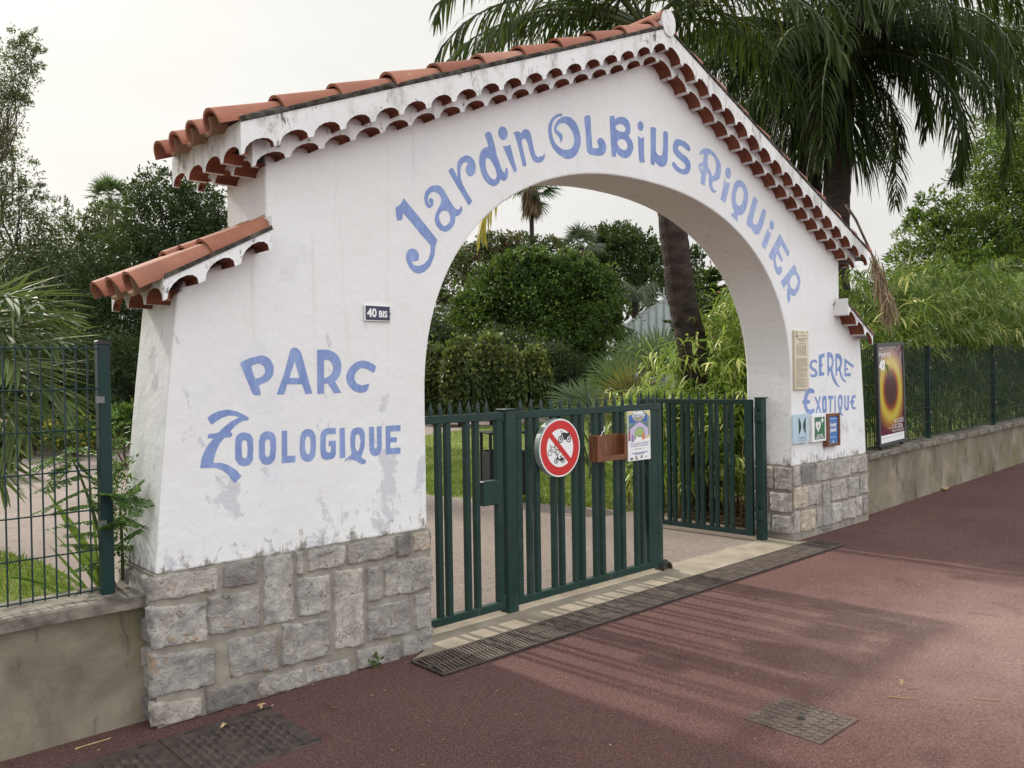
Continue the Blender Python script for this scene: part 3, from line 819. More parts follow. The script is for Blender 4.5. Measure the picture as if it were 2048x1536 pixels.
for sg in (-1, 1):
    u = Vector((-sg*1.0, 0, SL)).normalized()
    start = Vector((sg*3.39, 0, zt(3.39)))
    total = (Vector((0, 0, APEX))-start).length
    expo = .352
    for row, y in enumerate((-.113, .107, .327, .547)):
        s = 0.0; i = 0
        while s < total-.1:
            e = min(s+.42, total+.02)
            j = rg.normal(size=3)*.004
            a = start+u*s+Vector((0, y+j[0], .002+j[1]*.5)); b = start+u*e+Vector((0, y+j[2], -.016))
            barrel(tiles, a, b, .084+.003*(row == 0), .070)
            s += expo; i += 1
        if row < 3:
            s = 0.0
            while s < total-.1:
                e = min(s+.42, total)
                barrel(chan, start+u*(s-.005)+Vector((0, y+.11, .062)), start+u*e+Vector((0, y+.11, .075)), .078, .088, up=-1)
                s += expo
    xe, xh = (LX0, LX1) if sg < 0 else (3.50, 2.955)
    z0 = LZ0 if sg < 0 else LZ0-.10
    u = Vector((-sg*1.0, 0, LSL)).normalized()
    oh = .10 if sg < 0 else .03
    start = Vector((sg*(xe+oh), 0, z0-oh*LSL))
    total = (xe+oh-xh-(-.02 if sg < 0 else .02))/abs(u.x)
    for row, y in enumerate((-.062, .180, .422)):
        for s, e in ((0, .42), (.375, total)):
            j = rg.normal(size=3)*.004
            barrel(low_tiles[sg], start+u*s+Vector((0, y+j[0], .002)), start+u*e+Vector((0, y+j[1], -.014)), .086, .073)
        if row < 2: barrel(low_chan[sg], start+u*(-.005)+Vector((0, y+.121, .062)), start+u*total+Vector((0, y+.121, .075)), .088, .095, up=-1)
barrel(tiles, (0.02, -.19, APEX+.040), (0.02, .26, APEX+.040), .092, .086)
barrel(tiles, (0.02, .22, APEX+.052), (0.02, T+.2, APEX+.042), .092, .086)
tiles.build('roof_tiles', M['tile'], ARCH, attr=True)
chan.build('channel_tiles', M['channel_tile'], ARCH)
for sg in (-1, 1):
    low_tiles[sg].build('side_roof_tiles', M['tile'], ARCH, attr=True)
    low_chan[sg].build('side_channel_tiles', M['channel_tile'], ARCH)

# painted lettering: outlines traced letter by letter, laid on the wall -----
def word(name, mat, groups, y=-.0012):
    loops = []
    for (ox, oy, s), shapes in groups:
        for sh in shapes:
            if isinstance(sh, dict):                    # an oval dot
                cx, cy, rx, ry = sh['o']; tl = sh.get('t', 0)
                pts = [(cx+rx*cos(q)*cos(tl)-ry*sin(q)*sin(tl), cy+rx*cos(q)*sin(tl)+ry*sin(q)*cos(tl)) for q in np.linspace(0, 2*pi, 28)[:-1]]
            else:
                sharp = sh[0] == '#'
                pts = list(sh[1:]) if sharp else chaikin([np.array(p)*1.0 for p in sh], 2)
            lp = []
            for p in pts:
                w = aty(ox+p[0]*s, oy+p[1]*s, 0.0); lp.append((w[0], w[2]))
            loops.append(lp)
    return curve_mesh(name, loops, mat, ARCH, y)
gA, gB, gC, gD = (780, 370, .12374), (900, 220, .104167), (1090, 220, .078125), (1210, 220, .09277)
gE, gF, gH = (1390, 290, .104167), (1490, 400, .13667), (1360, 280, .2213)
gK, gL, gM_ = (380, 580, .25395), (390, 690, .18227), (1600, 690, .09767)
word('painted_word', M['blue'], [
 (gA, [[(215,208),(480,530),(765,885),(735,980),(715,1150),(650,1310),(560,1400),(480,1432),(400,1420),(320,1340),(265,1230),(255,1140),(290,1055),(350,1020),(430,1050),(470,1130),(460,1215),(400,1240),(350,1225),(380,1290),(450,1310),(540,1285),(620,1200),(655,1090),(655,970),(500,800),(350,610),(205,450),(200,560),(150,575),(110,570),(85,365),(160,320),(200,260)],
  [(800,10),(720,0),(640,30),(570,110),(550,210),(565,300),(600,360),(650,375),(690,340),(705,270),(690,220),(650,205),(625,240),(640,290),(660,310),(655,325),(625,300),(608,240),(620,180),(660,120),(710,105),(770,130),(815,180),(830,240),(815,310),(775,390),(735,470),(722,560),(745,650),(810,730),(890,760),(960,735),(1020,670),(1050,590),(1055,505),(1090,505),(1140,465),(1170,400),(1160,345),(1140,340),(1130,380),(1100,400),(1060,390),(990,290),(920,170),(860,60)],
  [(905,412),(945,435),(975,500),(970,580),(930,640),(875,668),(830,630),(795,560),(790,490),(820,440),(860,415)]]),
 (gB, [[(0,1125),(40,1110),(70,1140),(110,1220),(150,1290),(140,1180),(135,1080),(150,990),(210,910),(310,865),(400,895),(470,980),(495,1090),(485,1190),(440,1260),(390,1280),(340,1250),(300,1170),(310,1090),(350,1030),(330,1005),(285,998),(235,1035),(205,1100),(195,1190),(205,1320),(245,1430),(295,1530),(427,1752),(362,1836),(170,1520),(-33,1171)],
  [(730,412),(780,425),(810,500),(860,690),(900,880),(950,1020),(1005,1170),(1050,1215),(1060,1150),(1070,1105),(1100,1110),(1113,1200),(1105,1300),(1060,1360),(1010,1360),(970,1325),(940,1400),(890,1450),(820,1465),(730,1420),(650,1320),(590,1180),(560,1020),(560,900),(590,800),(650,725),(740,705),(710,600),(670,490),(680,440)],
  [(720,915),(770,945),(830,1040),(880,1150),(897,1240),(890,1310),(850,1338),(790,1310),(730,1230),(690,1120),(678,1010),(695,935)],
  {'o': (1015,445,90,132), 't': -.15}, [(1010,690),(1080,695),(1160,665),(1175,740),(1225,940),(1288,1160),(1235,1200),(1150,1010),(1060,800)],
  [(1210,435),(1290,405),(1335,420),(1362,450),(1400,385),(1450,365),(1510,390),(1550,460),(1580,600),(1610,760),(1640,860),(1690,910),(1735,885),(1780,885),(1815,820),(1825,880),(1800,960),(1740,1005),(1670,1015),(1600,980),(1560,900),(1520,760),(1485,620),(1455,560),(1420,545),(1380,570),(1372,610),(1400,750),(1440,920),(1467,1070),(1400,1090),(1340,830),(1280,600),(1240,470)]])])
word('painted_word', M['blue'], [
 (gC, [[(440,95),(380,90),(270,125),(160,230),(95,370),(78,530),(100,700),(150,860),(220,1000),(320,1120),(430,1190),(520,1245),(610,1255),(710,1230),(790,1160),(860,1040),(905,890),(915,740),(890,580),(840,420),(760,280),(660,190),(550,160),(440,180),(340,240),(270,330),(230,440),(235,560),(300,630),(360,700),(385,770),(390,832),(440,780),(455,690),(430,610),(370,560),(290,500),(300,440),(350,370),(430,330),(520,345),(610,410),(690,530),(740,680),(745,820),(710,930),(650,1000),(570,1020),(470,1015),(380,970),(280,870),(210,740),(175,580),(170,440),(200,310),(270,215),(350,170),(440,155)],
  [(1080,130),(1150,145),(1165,200),(1175,450),(1200,800),(1205,940),(1230,980),(1300,985),(1380,960),(1385,935),(1345,870),(1335,790),(1360,730),(1420,708),(1490,750),(1550,850),(1572,960),(1545,1080),(1480,1155),(1400,1178),(1290,1165),(1150,1140),(1080,1070),(1060,920),(1040,600),(1010,300),(1005,170)]]),
 (gD, [[(97,130),(190,120),(210,150),(212,210),(260,165),(350,142),(430,160),(500,220),(540,320),(548,430),(540,500),(500,550),(560,630),(605,730),(612,830),(580,930),(520,1010),(440,1045),(350,1020),(290,970),(235,900),(240,1010),(145,1005),(130,750),(110,400)],
  [(215,385),(260,320),(320,297),(390,320),(440,375),(450,430),(410,470),(340,470),(270,440)], [(255,700),(290,645),(360,622),(420,640),(470,700),(487,780),(465,850),(410,868),(350,845),(290,780)],
  {'o': (765,345,64,106), 't': -.1}, ['#',(705,545),(775,615),(840,575),(838,800),(845,1000),(855,1110),(835,1140),(760,1125),(730,1070),(722,850)],
  [(980,375),(1050,365),(1100,395),(1095,600),(1095,900),(1130,960),(1190,993),(1235,960),(1250,850),(1255,650),(1250,480),(1280,452),(1330,465),(1360,500),(1355,800),(1350,1080),(1320,1180),(1260,1225),(1190,1225),(1120,1170),(1080,1110),(1065,1190),(1000,1185),(980,1100),(985,700)],
  [(1530,620),(1600,628),(1720,680),(1810,755),(1838,830),(1820,905),(1750,850),(1680,790),(1610,760),(1570,800),(1570,850),(1640,920),(1760,1010),(1830,1110),(1850,1200),(1835,1300),(1790,1370),(1710,1395),(1610,1365),(1510,1290),(1440,1190),(1450,1120),(1500,1125),(1560,1210),(1640,1270),(1710,1280),(1740,1220),(1720,1160),(1620,1070),(1520,980),(1470,880),(1460,770),(1490,680)]])])
word('painted_word', M['blue_pale'], [
 (gE, [[(75,190),(90,130),(140,75),(210,55),(290,80),(380,160),(450,270),(500,390),(500,530),(470,640),(410,690),(335,700),(335,790),(360,860),(410,875),(395,915),(350,920),(300,870),(265,770),(260,640),(275,590),(225,510),(200,660),(185,790),(105,735),(125,560),(85,480),(68,400),(90,345),(145,340),(160,260),(170,165),(120,180)],
  [(258,165),(320,190),(370,250),(405,360),(400,480),(370,570),(330,605),(310,530),(245,410),(240,330)], [(140,395),(130,490),(100,440),(105,405)],
  {'o': (635,540,55,110), 't': -.05}, ['#',(565,630),(585,700),(620,722),(670,730),(640,880),(580,1115),(490,1045),(530,860),(550,740)],
  [(850,665),(930,710),(990,810),(1020,940),(1015,1080),(980,1220),(930,1320),(870,1350),(815,1345),(820,1475),(740,1400),(680,1335),(760,1285),(710,1160),(695,1020),(715,880),(745,750),(790,690)],
  [(855,790),(910,830),(935,920),(930,1040),(895,1140),(845,1180),(795,1130),(775,1040),(785,930),(815,840)]]),
 (gH, [[(668,505),(703,545),(655,735),(665,765),(695,765),(715,720),(748,612),(780,648),(750,770),(715,850),(690,857),(660,835),(642,787),(632,797),(597,755),(630,630)]]),
 (gF, [{'o': (393,368,34,70)}, ['#',(340,395),(345,450),(362,478),(385,490),(350,590),(295,730),(240,660),(280,550)],
  [(508,490),(560,590),(655,770),(625,835),(530,655),(490,720),(555,875),(540,912),(462,780),(445,880),(460,950),(485,1000),(510,960),(538,990),(540,1050),(505,1105),(460,1075),(425,980),(412,845),(390,892),(345,815),(420,660)],
  [(722,938),(745,985),(755,1045),(800,1120),(810,1210),(790,1310),(730,1410),(690,1400),(660,1375),(665,1450),(640,1522),(615,1440),(615,1320),(628,1255),(608,1230),(565,1295),(520,1195),(600,1100)],
  [(710,1085),(750,1110),(772,1180),(760,1260),(715,1318),(670,1280),(652,1210),(670,1140)]])])
word('painted_word', M['blue'], [
 (gK, [[(392,573),(470,535),(570,512),(625,535),(660,600),(655,670),(620,715),(540,750),(560,828),(500,830),(440,690)], [(478,598),(540,575),(585,600),(595,645),(570,680),(512,702)],
  ['#',(800,458),(820,452),(850,462),(868,485),(880,510),(920,660),(962,815),(910,820),(882,742),(765,742),(742,822),(682,822),(740,660),(780,510),(788,478)], ['#',(825,560),(862,692),(782,692)],
  ['#',(1000,470),(1060,468),(1100,474),(1135,490),(1162,515),(1182,550),(1192,590),(1190,632),(1178,672),(1160,702),(1140,720),(1190,808),(1135,815),(1085,735),(1056,740),(1055,815),(1003,818)], [(1055,548),(1095,550),(1122,585),(1128,620),(1115,660),(1085,685),(1055,698)],
  [(1467,598),(1450,657),(1400,625),(1350,612),(1310,640),(1290,690),(1310,735),(1350,752),(1415,735),(1392,800),(1340,812),(1280,790),(1240,740),(1228,680),(1250,620),(1300,570),(1350,553),(1410,565)]])])
word('painted_word', M['blue'], [
 (gL, [[(133,800),(190,755),(270,720),(360,708),(450,725),(530,760),(598,805),(570,832),(540,825),(480,855),(420,910),(378,960),(410,960),(400,1010),(325,1015),(270,1080),(225,1180),(197,1295),(290,1292),(370,1320),(450,1370),(512,1440),(433,1518),(370,1430),(300,1375),(220,1345),(55,1352),(75,1230),(120,1130),(205,1022),(135,1025),(145,975),(250,965),(330,890),(410,830),(490,792),(430,775),(370,773),(290,800),(180,875)],
  [(440,1090),(445,1010),(490,965),(545,957),(600,972),(635,1020),(640,1140),(635,1260),(600,1315),(540,1333),(480,1315),(442,1260)], [(510,1090),(520,1050),(545,1040),(570,1055),(577,1140),(570,1230),(545,1250),(515,1225)],
  [(700,1060),(715,990),(760,950),(805,945),(860,965),(888,1020),(888,1150),(878,1250),(840,1300),(790,1318),(735,1300),(702,1240)], [(765,1070),(780,1035),(800,1030),(828,1050),(828,1140),(820,1210),(795,1238),(768,1210)]]),
 (gK, [['#',(722,1110),(764,1105),(766,1306),(832,1304),(828,1356),(722,1364)],
  [(866,1170),(880,1115),(920,1092),(965,1100),(990,1150),(990,1240),(985,1310),(955,1348),(915,1355),(875,1325),(863,1260)], [(906,1190),(915,1155),(935,1147),(950,1180),(948,1260),(938,1298),(915,1290),(905,1250)],
  ['#',(1145,1085),(1148,1133),(1090,1135),(1075,1145),(1068,1170),(1068,1245),(1074,1268),(1085,1280),(1102,1280),(1110,1270),(1110,1230),(1092,1228),(1092,1188),(1148,1186),(1148,1290),(1140,1315),(1120,1330),(1075,1338),(1048,1330),(1032,1310),(1025,1250),(1027,1150),(1033,1118),(1055,1095),(1085,1088)],
  ['#',(1178,1088),(1218,1083),(1222,1320),(1178,1325)],
  [(1262,1150),(1275,1095),(1320,1078),(1362,1090),(1378,1140),(1375,1230),(1352,1305),(1345,1315),(1390,1345),(1378,1370),(1350,1372),(1300,1340),(1250,1330),(1210,1355),(1230,1325),(1275,1295),(1262,1230)], [(1300,1160),(1315,1130),(1335,1140),(1345,1190),(1335,1250),(1315,1278),(1300,1240)],
  ['#',(1410,1078),(1448,1076),(1450,1225),(1455,1245),(1463,1252),(1472,1244),(1475,1225),(1470,1075),(1508,1072),(1510,1240),(1503,1275),(1488,1298),(1458,1309),(1430,1298),(1416,1272),(1412,1240)],
  ['#',(1540,1070),(1656,1063),(1658,1110),(1578,1115),(1578,1160),(1628,1158),(1628,1198),(1578,1200),(1578,1245),(1658,1240),(1656,1288),(1542,1297)]])])
word('painted_word', M['blue'], [
 (gM_, [[(345,378),(325,365),(300,345),(270,350),(245,390),(240,430),(270,465),(320,490),(355,540),(362,600),(330,650),(270,665),(220,650),(205,565),(240,605),(290,610),(310,580),(300,545),(250,520),(205,480),(190,420),(205,350),(245,305),(300,295),(340,315),(350,340)],
  ['#',(500,165),(500,245),(445,265),(440,380),(462,385),(458,445),(440,450),(440,560),(497,555),(492,625),(385,635),(382,215),(430,185)],
  [(553,145),(620,145),(670,200),(692,300),(680,400),(665,490),(690,620),(740,730),(790,830),(832,850),(790,860),(730,820),(670,720),(640,620),(620,535),(595,545),(592,632),(560,632),(558,400)], [(592,235),(630,260),(655,330),(645,410),(600,468),(592,400)],
  [(720,175),(780,170),(830,205),(865,290),(862,380),(830,500),(850,600),(890,690),(950,745),(930,765),(880,740),(830,660),(800,540),(760,525),(752,638),(725,640),(725,400)], [(757,260),(795,285),(820,350),(805,430),(757,478)],
  ['#',(905,265),(1000,340),(1105,420),(1088,470),(1010,415),(945,365),(940,470),(985,475),(982,515),(938,520),(935,575),(1042,575),(1030,642),(905,640)]])])
word('painted_word', M['blue'], [
 (gM_, [[(298,930),(280,1005),(240,980),(190,990),(160,1040),(145,1122),(205,1125),(203,1200),(135,1205),(150,1280),(190,1330),(240,1320),(290,1290),(300,1360),(260,1410),(190,1425),(120,1380),(85,1280),(70,1200),(47,1195),(47,1130),(75,1120),(90,1030),(130,930),(190,885),(250,890)],
  ['#',(295,1065),(325,1055),(372,1170),(395,1045),(425,1048),(388,1225),(440,1390),(415,1400),(372,1290),(335,1400),(310,1400),(355,1222)],
  [(460,1060),(490,1035),(530,1040),(545,1090),(545,1350),(530,1390),(470,1395),(455,1340),(450,1150)], ['#',(490,1130),(508,1130),(510,1300),(490,1315)],
  ['#',(575,1035),(678,1035),(675,1110),(640,1112),(635,1370),(605,1370),(607,1115),(575,1110)], ['#',(705,1035),(732,1035),(733,1368),(705,1368)],
  [(780,1060),(800,1020),(830,1012),(860,1040),(872,1110),(868,1250),(850,1330),(835,1365),(890,1450),(840,1440),(810,1395),(775,1410),(800,1360),(780,1280),(770,1150)], [(805,1110),(825,1080),(840,1130),(838,1230),(825,1280),(808,1230)],
  ['#',(903,1030),(935,1030),(938,1250),(945,1280),(953,1284),(962,1278),(968,1250),(968,1030),(1002,1030),(1002,1270),(995,1315),(975,1342),(945,1345),(922,1325),(908,1285)],
  [(1143,1050),(1135,1085),(1100,1080),(1080,1130),(1112,1135),(1108,1190),(1075,1195),(1085,1260),(1120,1280),(1145,1265),(1140,1310),(1100,1325),(1060,1290),(1042,1200),(1025,1195),(1025,1145),(1045,1130),(1060,1050),(1095,1015),(1130,1020)]])])
# ------------------------------------------------------------------ gates
G0 = .178                                               # street face of the gate plane
def bars_px(l, y=900): return [float(aty(p, y, G0)[0]) for p in l]
def gate_frame(mb, x0, x1, z0, z1, y, d=.045, t=.05, stiles=(1, 1)):
    mb.cbox(x0, x1, y, y+d, z1-t, z1, .003)
    mb.cbox(x0, x1, y, y+d, z0, z0+t, .003)
    if stiles[0]: mb.cbox(x0, x0+t, y+.001, y+d-.001, z0+t, z1-t, .003)
    if stiles[1]: mb.cbox(x1-t, x1, y+.001, y+d-.001, z0+t, z1-t, .003)
def spikes(parent, xs, z, y):
    for x in xs:
        mb = MB()
        w = .011
        mb.add([(x-w, y-w, z-.002), (x+w, y-w, z-.002), (x+w, y+w, z-.002), (x-w, y+w, z-.002), (x-w*.9, y-w*.9, z+.035), (x+w*.9, y-w*.9, z+.035), (x+w*.9, y+w*.9, z+.035), (x-w*.9, y+w*.9, z+.035), (x, y, z+.092)],
               [(0, 1, 5, 4), (1, 2, 6, 5), (2, 3, 7, 6), (3, 0, 4, 7), (4, 5, 8), (5, 6, 8), (6, 7, 8), (7, 4, 8)])
        mb.build('spike', M['green'], parent)
def gate_bars(parent, xr, z0, z1, y, w=.038):
    for x in xr:
        mb = MB(); mb.cbox(x-w, x, y+.002, y+.040, z0, z1, .002); mb.build('bar', M['green'], parent)
ZB, ZT = .038, 1.345
P_ = thing('gate_post', 'dark green square steel gate post standing between the two closed gate panels', 'gate post', (-1.27, .21, 0))
mb = MB(); mb.cbox(-1.325, -1.228, .165, .262, 0, 1.358, .006); mb.build('post', M['green'], P_)
mb = MB(); mb.cbox(-1.329, -1.224, .161, .266, 1.355, 1.366, .003); mb.build('cap', M['green'], P_)
mb = MB(); mb.cbox(-1.352, -1.318, .18, .215, .03, .12, .003); mb.build('hinge', M['green'], P_)
mb = MB(); mb.cbox(-1.352, -1.318, .18, .215, 1.28, 1.34, .003); mb.build('hinge', M['green'], P_)
PL = thing('barred_gate', 'narrow green barred gate beside the left stone foot of the arch', 'gate', (-1.72, G0, 0))
mb = MB(); gate_frame(mb, -2.098, -1.345, ZB, ZT, G0, stiles=(0, 1)); mb.build('frame', M['green'], PL)
gate_bars(PL, bars_px([884.6, 903, 941, 959.6]), ZB+.05, ZT-.05, G0)
mb = MB(); mb.cbox(-1.52, -1.38, G0-.002, G0+.05, .74, .90, .003); mb.build('lock_plate', M['green'], PL)
spikes(PL, bars_px([865.5, 884.7, 904.5, 924.2, 942, 960, 977.4], 828), ZT, G0+.022)
GL = thing('barred_gate', 'closed green barred gate leaf carrying the round road sign', 'gate', (-.42, G0, 0))
mb = MB(); gate_frame(mb, -1.218, .372, ZB, ZT, G0); mb.cbox(.20, .322, G0+.003, G0+.042, ZB+.05, ZT-.05, .003); mb.build('frame', M['green'], GL)
gate_bars(GL, bars_px([1065, 1080, 1114, 1129, 1156, 1170, 1197, 1210, 1239, 1251, 1279, 1290]), ZB+.05, ZT-.05, G0)
spikes(GL, list(np.arange(-1.16, .36, .0975)), ZT, G0+.022)
mb = MB()
ring = []
for i in range(11):
    q = pi*i/10
    for r in (.068, .056):
        for y in (G0-.03, G0+.06): ring.append((.372+.02+r*cos(q)*.9, y, .005+r*sin(q)))
for i in range(10):
    a = i*4; b = a+4
    mb.add([ring[j] for j in (a, a+1, a+2, a+3, b, b+1, b+2, b+3)], [(0, 1, 5, 4), (2, 6, 7, 3), (0, 4, 6, 2), (1, 3, 7, 5)])
mb.build('wheel_guard', M['iron'], GL)
mb = MB(); mb.tube([(.392, G0-.005, .045), (.392, G0+.035, .045)], .042, 14); mb.build('wheel', M['rubber'], GL)
mb = MB(); mb.cbox(.16, .20, G0+.05, G0+.075, .30, .80, .002); mb.cbox(.15, .22, G0+.048, G0+.08, .86, .96, .002); mb.build('drop_bolt', M['green'], GL)
mb = MB(); mb.cbox(.155, .205, G0+.078, G0+.09, .50, .53, .002); mb.build('bolt_handle', M['metal'], GL)
# the open leaf
HX, HY = 1.925, .30
far = atz(1276.6, 796, 1.33)
ang = atan2(far[1]-HY, far[0]-HX)
LL = min(1.66, hypot(far[0]-HX, far[1]-HY))
OL = thing('barred_gate', 'green barred gate leaf standing wide open against the canes', 'gate', (HX, HY, 0), ang)
mb = MB(); gate_frame(mb, 0, LL, ZB, 1.325, -.022, t=.045); mb.cbox(0, .075, -.0225, .0235, ZB, 1.3255, .003); mb.build('frame', M['green'], OL, local=True)
xs = np.linspace(.20, LL-.13, 7)
for x in xs:
    for d in (0, .062):
        mb = MB(); mb.cbox(x+d, x+d+.036, -.019, .019, ZB+.045, 1.28, .002); mb.build('bar', M['green'], OL, local=True)
for x in np.arange(.09, LL, .097):
    mb = MB(); z = 1.325; w = .011
    mb.add([(x-w, -w, z-.002), (x+w, -w, z-.002), (x+w, w, z-.002), (x-w, w, z-.002), (x, 0, z+.092)], [(0, 1, 4), (1, 2, 4), (2, 3, 4), (3, 0, 4)])
    mb.build('spike', M['green'], OL, local=True)
HP = thing('gate_post', 'green hinge post in front of the right stone jamb of the arch', 'gate post', (1.97, .24, 0))
mb = MB(); mb.cbox(1.935, 2.012, .205, .285, 0, 1.338, .005); mb.build('post', M['green'], HP)
mb = MB(); mb.cbox(1.931, 2.05, .201, .289, 1.335, 1.346, .003); mb.build('cap', M['green'], HP)
for z in (1.12, .20):
    mb = MB(); mb.cbox(1.905, 1.96, .195, .245, z, z+.09, .003); mb.tube([(1.915, .26, z-.01), (1.915, .26, z+.13)], .014, 8); mb.build('hinge', M['green'], HP)

# ------------------------------------------------------------------ things hung on the gate
RS = thing('road_sign', 'round red and white no cycles or motorbikes sign on the gate', 'road sign', (-.862, .12, 1.078))
cx, cz, R0 = -.862, 1.078, .205
mb = MB()
n = 48
prof = [(R0-.012, .175), (R0, .168), (R0, .128), (R0-.004, .120)]
vs = [(cx+r*cos(2*pi*k/n), y, cz+r*sin(2*pi*k/n)) for r, y in prof for k in range(n)]
mb.add(vs, [(j*n+k, j*n+(k+1) % n, (j+1)*n+(k+1) % n, (j+1)*n+k) for j in range(3) for k in range(n)]+[tuple(range(n))])
mb.build('rim', M['rim'], RS, smooth=False)
mb = MB(); mb.disc(cx, cz, R0-.003, .1195, 56); mb.build('face', M['white'], RS)
mb = MB(); mb.disc(cx, cz, R0-.013, .1185, 56, rin=R0-.072)
a = radians(-45); r_ = R0-.071; hw = .019
ux, uz = cos(a), sin(a); px_, pz_ = -uz, ux
mb.add([(cx-ux*r_-px_*hw, .1183, cz-uz*r_-pz_*hw), (cx+ux*r_-px_*hw, .1183, cz+uz*r_-pz_*hw), (cx+ux*r_+px_*hw, .1183, cz+uz*r_+pz_*hw), (cx-ux*r_+px_*hw, .1183, cz-uz*r_+pz_*hw)], [(0, 1, 2, 3)])
mb.build('prohibition_ring', M['red'], RS, normals=False)
def stroke(mb, pts, w, y):
    for (x0, z0), (x1, z1) in zip(pts[:-1], pts[1:]):
        d = Vector((x1-x0, z1-z0)); d.normalize(); e = w/2
        ox, oz = -d.y*e, d.x*e
        x0 -= d.x*e*.6; z0 -= d.y*e*.6; x1 += d.x*e*.6; z1 += d.y*e*.6
        stroke.k += 1
        yy = y-(stroke.k % 7)*.00012
        mb.add([(x0-ox, yy, z0-oz), (x1-ox, yy, z1-oz), (x1+ox, yy, z1+oz), (x0+ox, yy, z0+oz)], [(0, 1, 2, 3)])
stroke.k = 0
Y = .1186
def cycle(ox, oz, s, kind):
    mb = MB()
    W = lambda x, z: (ox+x*s, oz+z*s)
    rw = .30
    for wx in (-.5, .5):
        c = W(wx, 0); mb.disc(c[0], c[1], rw*s, Y-.0003*(wx > 0), 22, rin=(rw-.09 if kind else rw-.06)*s)
    S = lambda pts, w: stroke(mb, [W(*p) for p in pts], w*s, Y)
    if kind == 0:                                    # bicycle
        S([(-.5, 0), (-.34, .55), (.22, .5), (.5, 0), (0, 0), (-.34, .5)], .05)
        S([(0, 0), (.22, .5), (.2, .62)], .05); S([(.08, .64), (.34, .64)], .07)
        S([(-.34, .55), (-.36, .7), (-.5, .74)], .05)
    else:
        mb.disc(*W(-.5, 0), .1*s, Y-.001, 10); mb.disc(*W(.5, 0), .1*s, Y-.001, 10)
        if kind == 1:                                # motorcycle
            S([(-.5, 0), (-.3, .56), (-.42, .74)], .09)
            mb.add([(*W(-.32, .56),), (*W(.1, .52),), (*W(.62, .5),), (*W(.62, .36),), (*W(.28, .02),), (*W(-.12, .0),), (*W(-.2, .3),)][0:0], [])
            pts = [W(-.36, .5), W(-.05, .60), W(.2, .50), (W(.68, .54)), W(.64, .36), W(.34, .22), W(.22, -.04), W(-.12, -.04), W(-.18, .24)]
            mb.add([(p[0], Y-.0012, p[1]) for p in pts], [tuple(range(len(pts)))])
        else:                                        # moped
            S([(-.5, 0), (-.3, .5), (-.4, .78)], .09); S([(-.32, .42), (-.05, .08), (.2, .05)], .14)
            S([(.12, .05), (.2, .42)], .08); S([(.08, .46), (.42, .46)], .1)
            pts = [W(-.02, .14), W(.25, .30), W(.62, .26), W(.5, .02), W(.12, -.08)]
            mb.add([(p[0], Y-.0012, p[1]) for p in pts], [tuple(range(len(pts)))])
    return mb.build('pictogram', M['black'], RS, normals=False, tri=True)
cycle(cx+.046, cz+.058, .082, 1)
cycle(cx-.066, cz-.028, .072, 0)
cycle(cx-.008, cz-.088, .066, 2)

BX = thing('leaflet_box', 'empty brown wooden leaflet box screwed to the closed gate leaf', 'box', (-.333, .13, .945))
x0, x1, z0, z1, yf = -.502, -.163, .947, 1.137, .105
mb = MB(); mb.box(x0, x1, .160, .172, z0, z1); mb.build('back_board', M['wood'], BX)
mb = MB()
mb.box(x0, x0+.016, yf, .159, z0, z1); mb.box(x1-.016, x1, yf, .159, z0, z1); mb.box(x0+.0165, x1-.0165, yf+.002, .159, z0, z0+.015)
mb.build('side_boards', M['wood'], BX)
mb = MB(); mb.box(x0+.001, x0+.05, yf-.012, yf-.001, z0+.001, z1-.001); mb.box(x1-.035, x1-.001, yf-.012, yf-.001, z0+.001, z1-.001); mb.box(x0+.0505, x1-.0355, yf-.011, yf-.001, z0+.001, z0+.04)
mb.build('front_lip', M['wood'], BX)
for x in (-.42, -.245):
    mb = MB(); mb.tube([(x, .158, 1.03), (x+.003, .152, 1.055)], .003, 6); mb.build('staple', M['metal'], BX)
mb = MB(); mb.tube([(-.40, .15, 1.13), (-.385, .145, 1.16), (-.36, .15, 1.165), (-.35, .16, 1.20)], .003, 6); mb.build('string', M['white'], BX)

def flatpoly(name, pts, y, mat, parent, local=False):
    mb = MB(); mb.add([(x, y, z) for x, z in pts], [tuple(range(len(pts)))]); return mb.build(name, mat, parent, local, normals=False, tri=True)
PO = thing('event_poster', 'portrait poster with a lilac arch drawing fixed at the end of the closed gate leaf', 'poster', (.043, .145, .915))
px0, px1, pz0, pz1 = -.093, .182, .917, 1.299
U = lambda u, v: (px0+(px1-px0)*u, pz1-(pz1-pz0)*v)
mb = MB(); mb.box(px0, px1, .146, .156, pz0, pz1); mb.build('board', M['white'], PO)
pc = lambda nm, c: M.setdefault(nm, MAT(nm, c, None, rough=.5))
pc('poster_green', (.20, .27, .20)); pc('poster_lilac', (.50, .42, .60)); pc('poster_blue', (.03, .11, .42)); pc('poster_yellow', (.60, .52, .20))
pc('poster_leaf', (.30, .42, .16)); pc('poster_orange', (.65, .18, .05)); pc('poster_purple', (.26, .18, .36)); pc('poster_maroon', (.28, .07, .09)); pc('poster_teal', (.10, .17, .19)); pc('poster_ink', (.05, .06, .25))
rect = lambda a, b, c, d: [U(a, b), U(c, b), U(c, d), U(a, d)]
flatpoly('artwork', rect(.02, .01, .98, .60), .1455, M['poster_green'], PO)
flatpoly('artwork', [U(.02, .01), U(.25, .01), U(.2, .06), U(.02, .09)], .1453, M['poster_yellow'], PO)
flatpoly('artwork', [U(.75, .01), U(.98, .01), U(.98, .12), U(.86, .09)], .1453, M['poster_yellow'], PO)
flatpoly('artwork', [U(.03, .3), U(.3, .24), U(.34, .33), U(.1, .43)], .1453, M['poster_teal'], PO)
flatpoly('artwork', [U(.7, .22), U(.9, .24), U(.88, .36), U(.7, .3)], .1452, M['poster_teal'], PO)
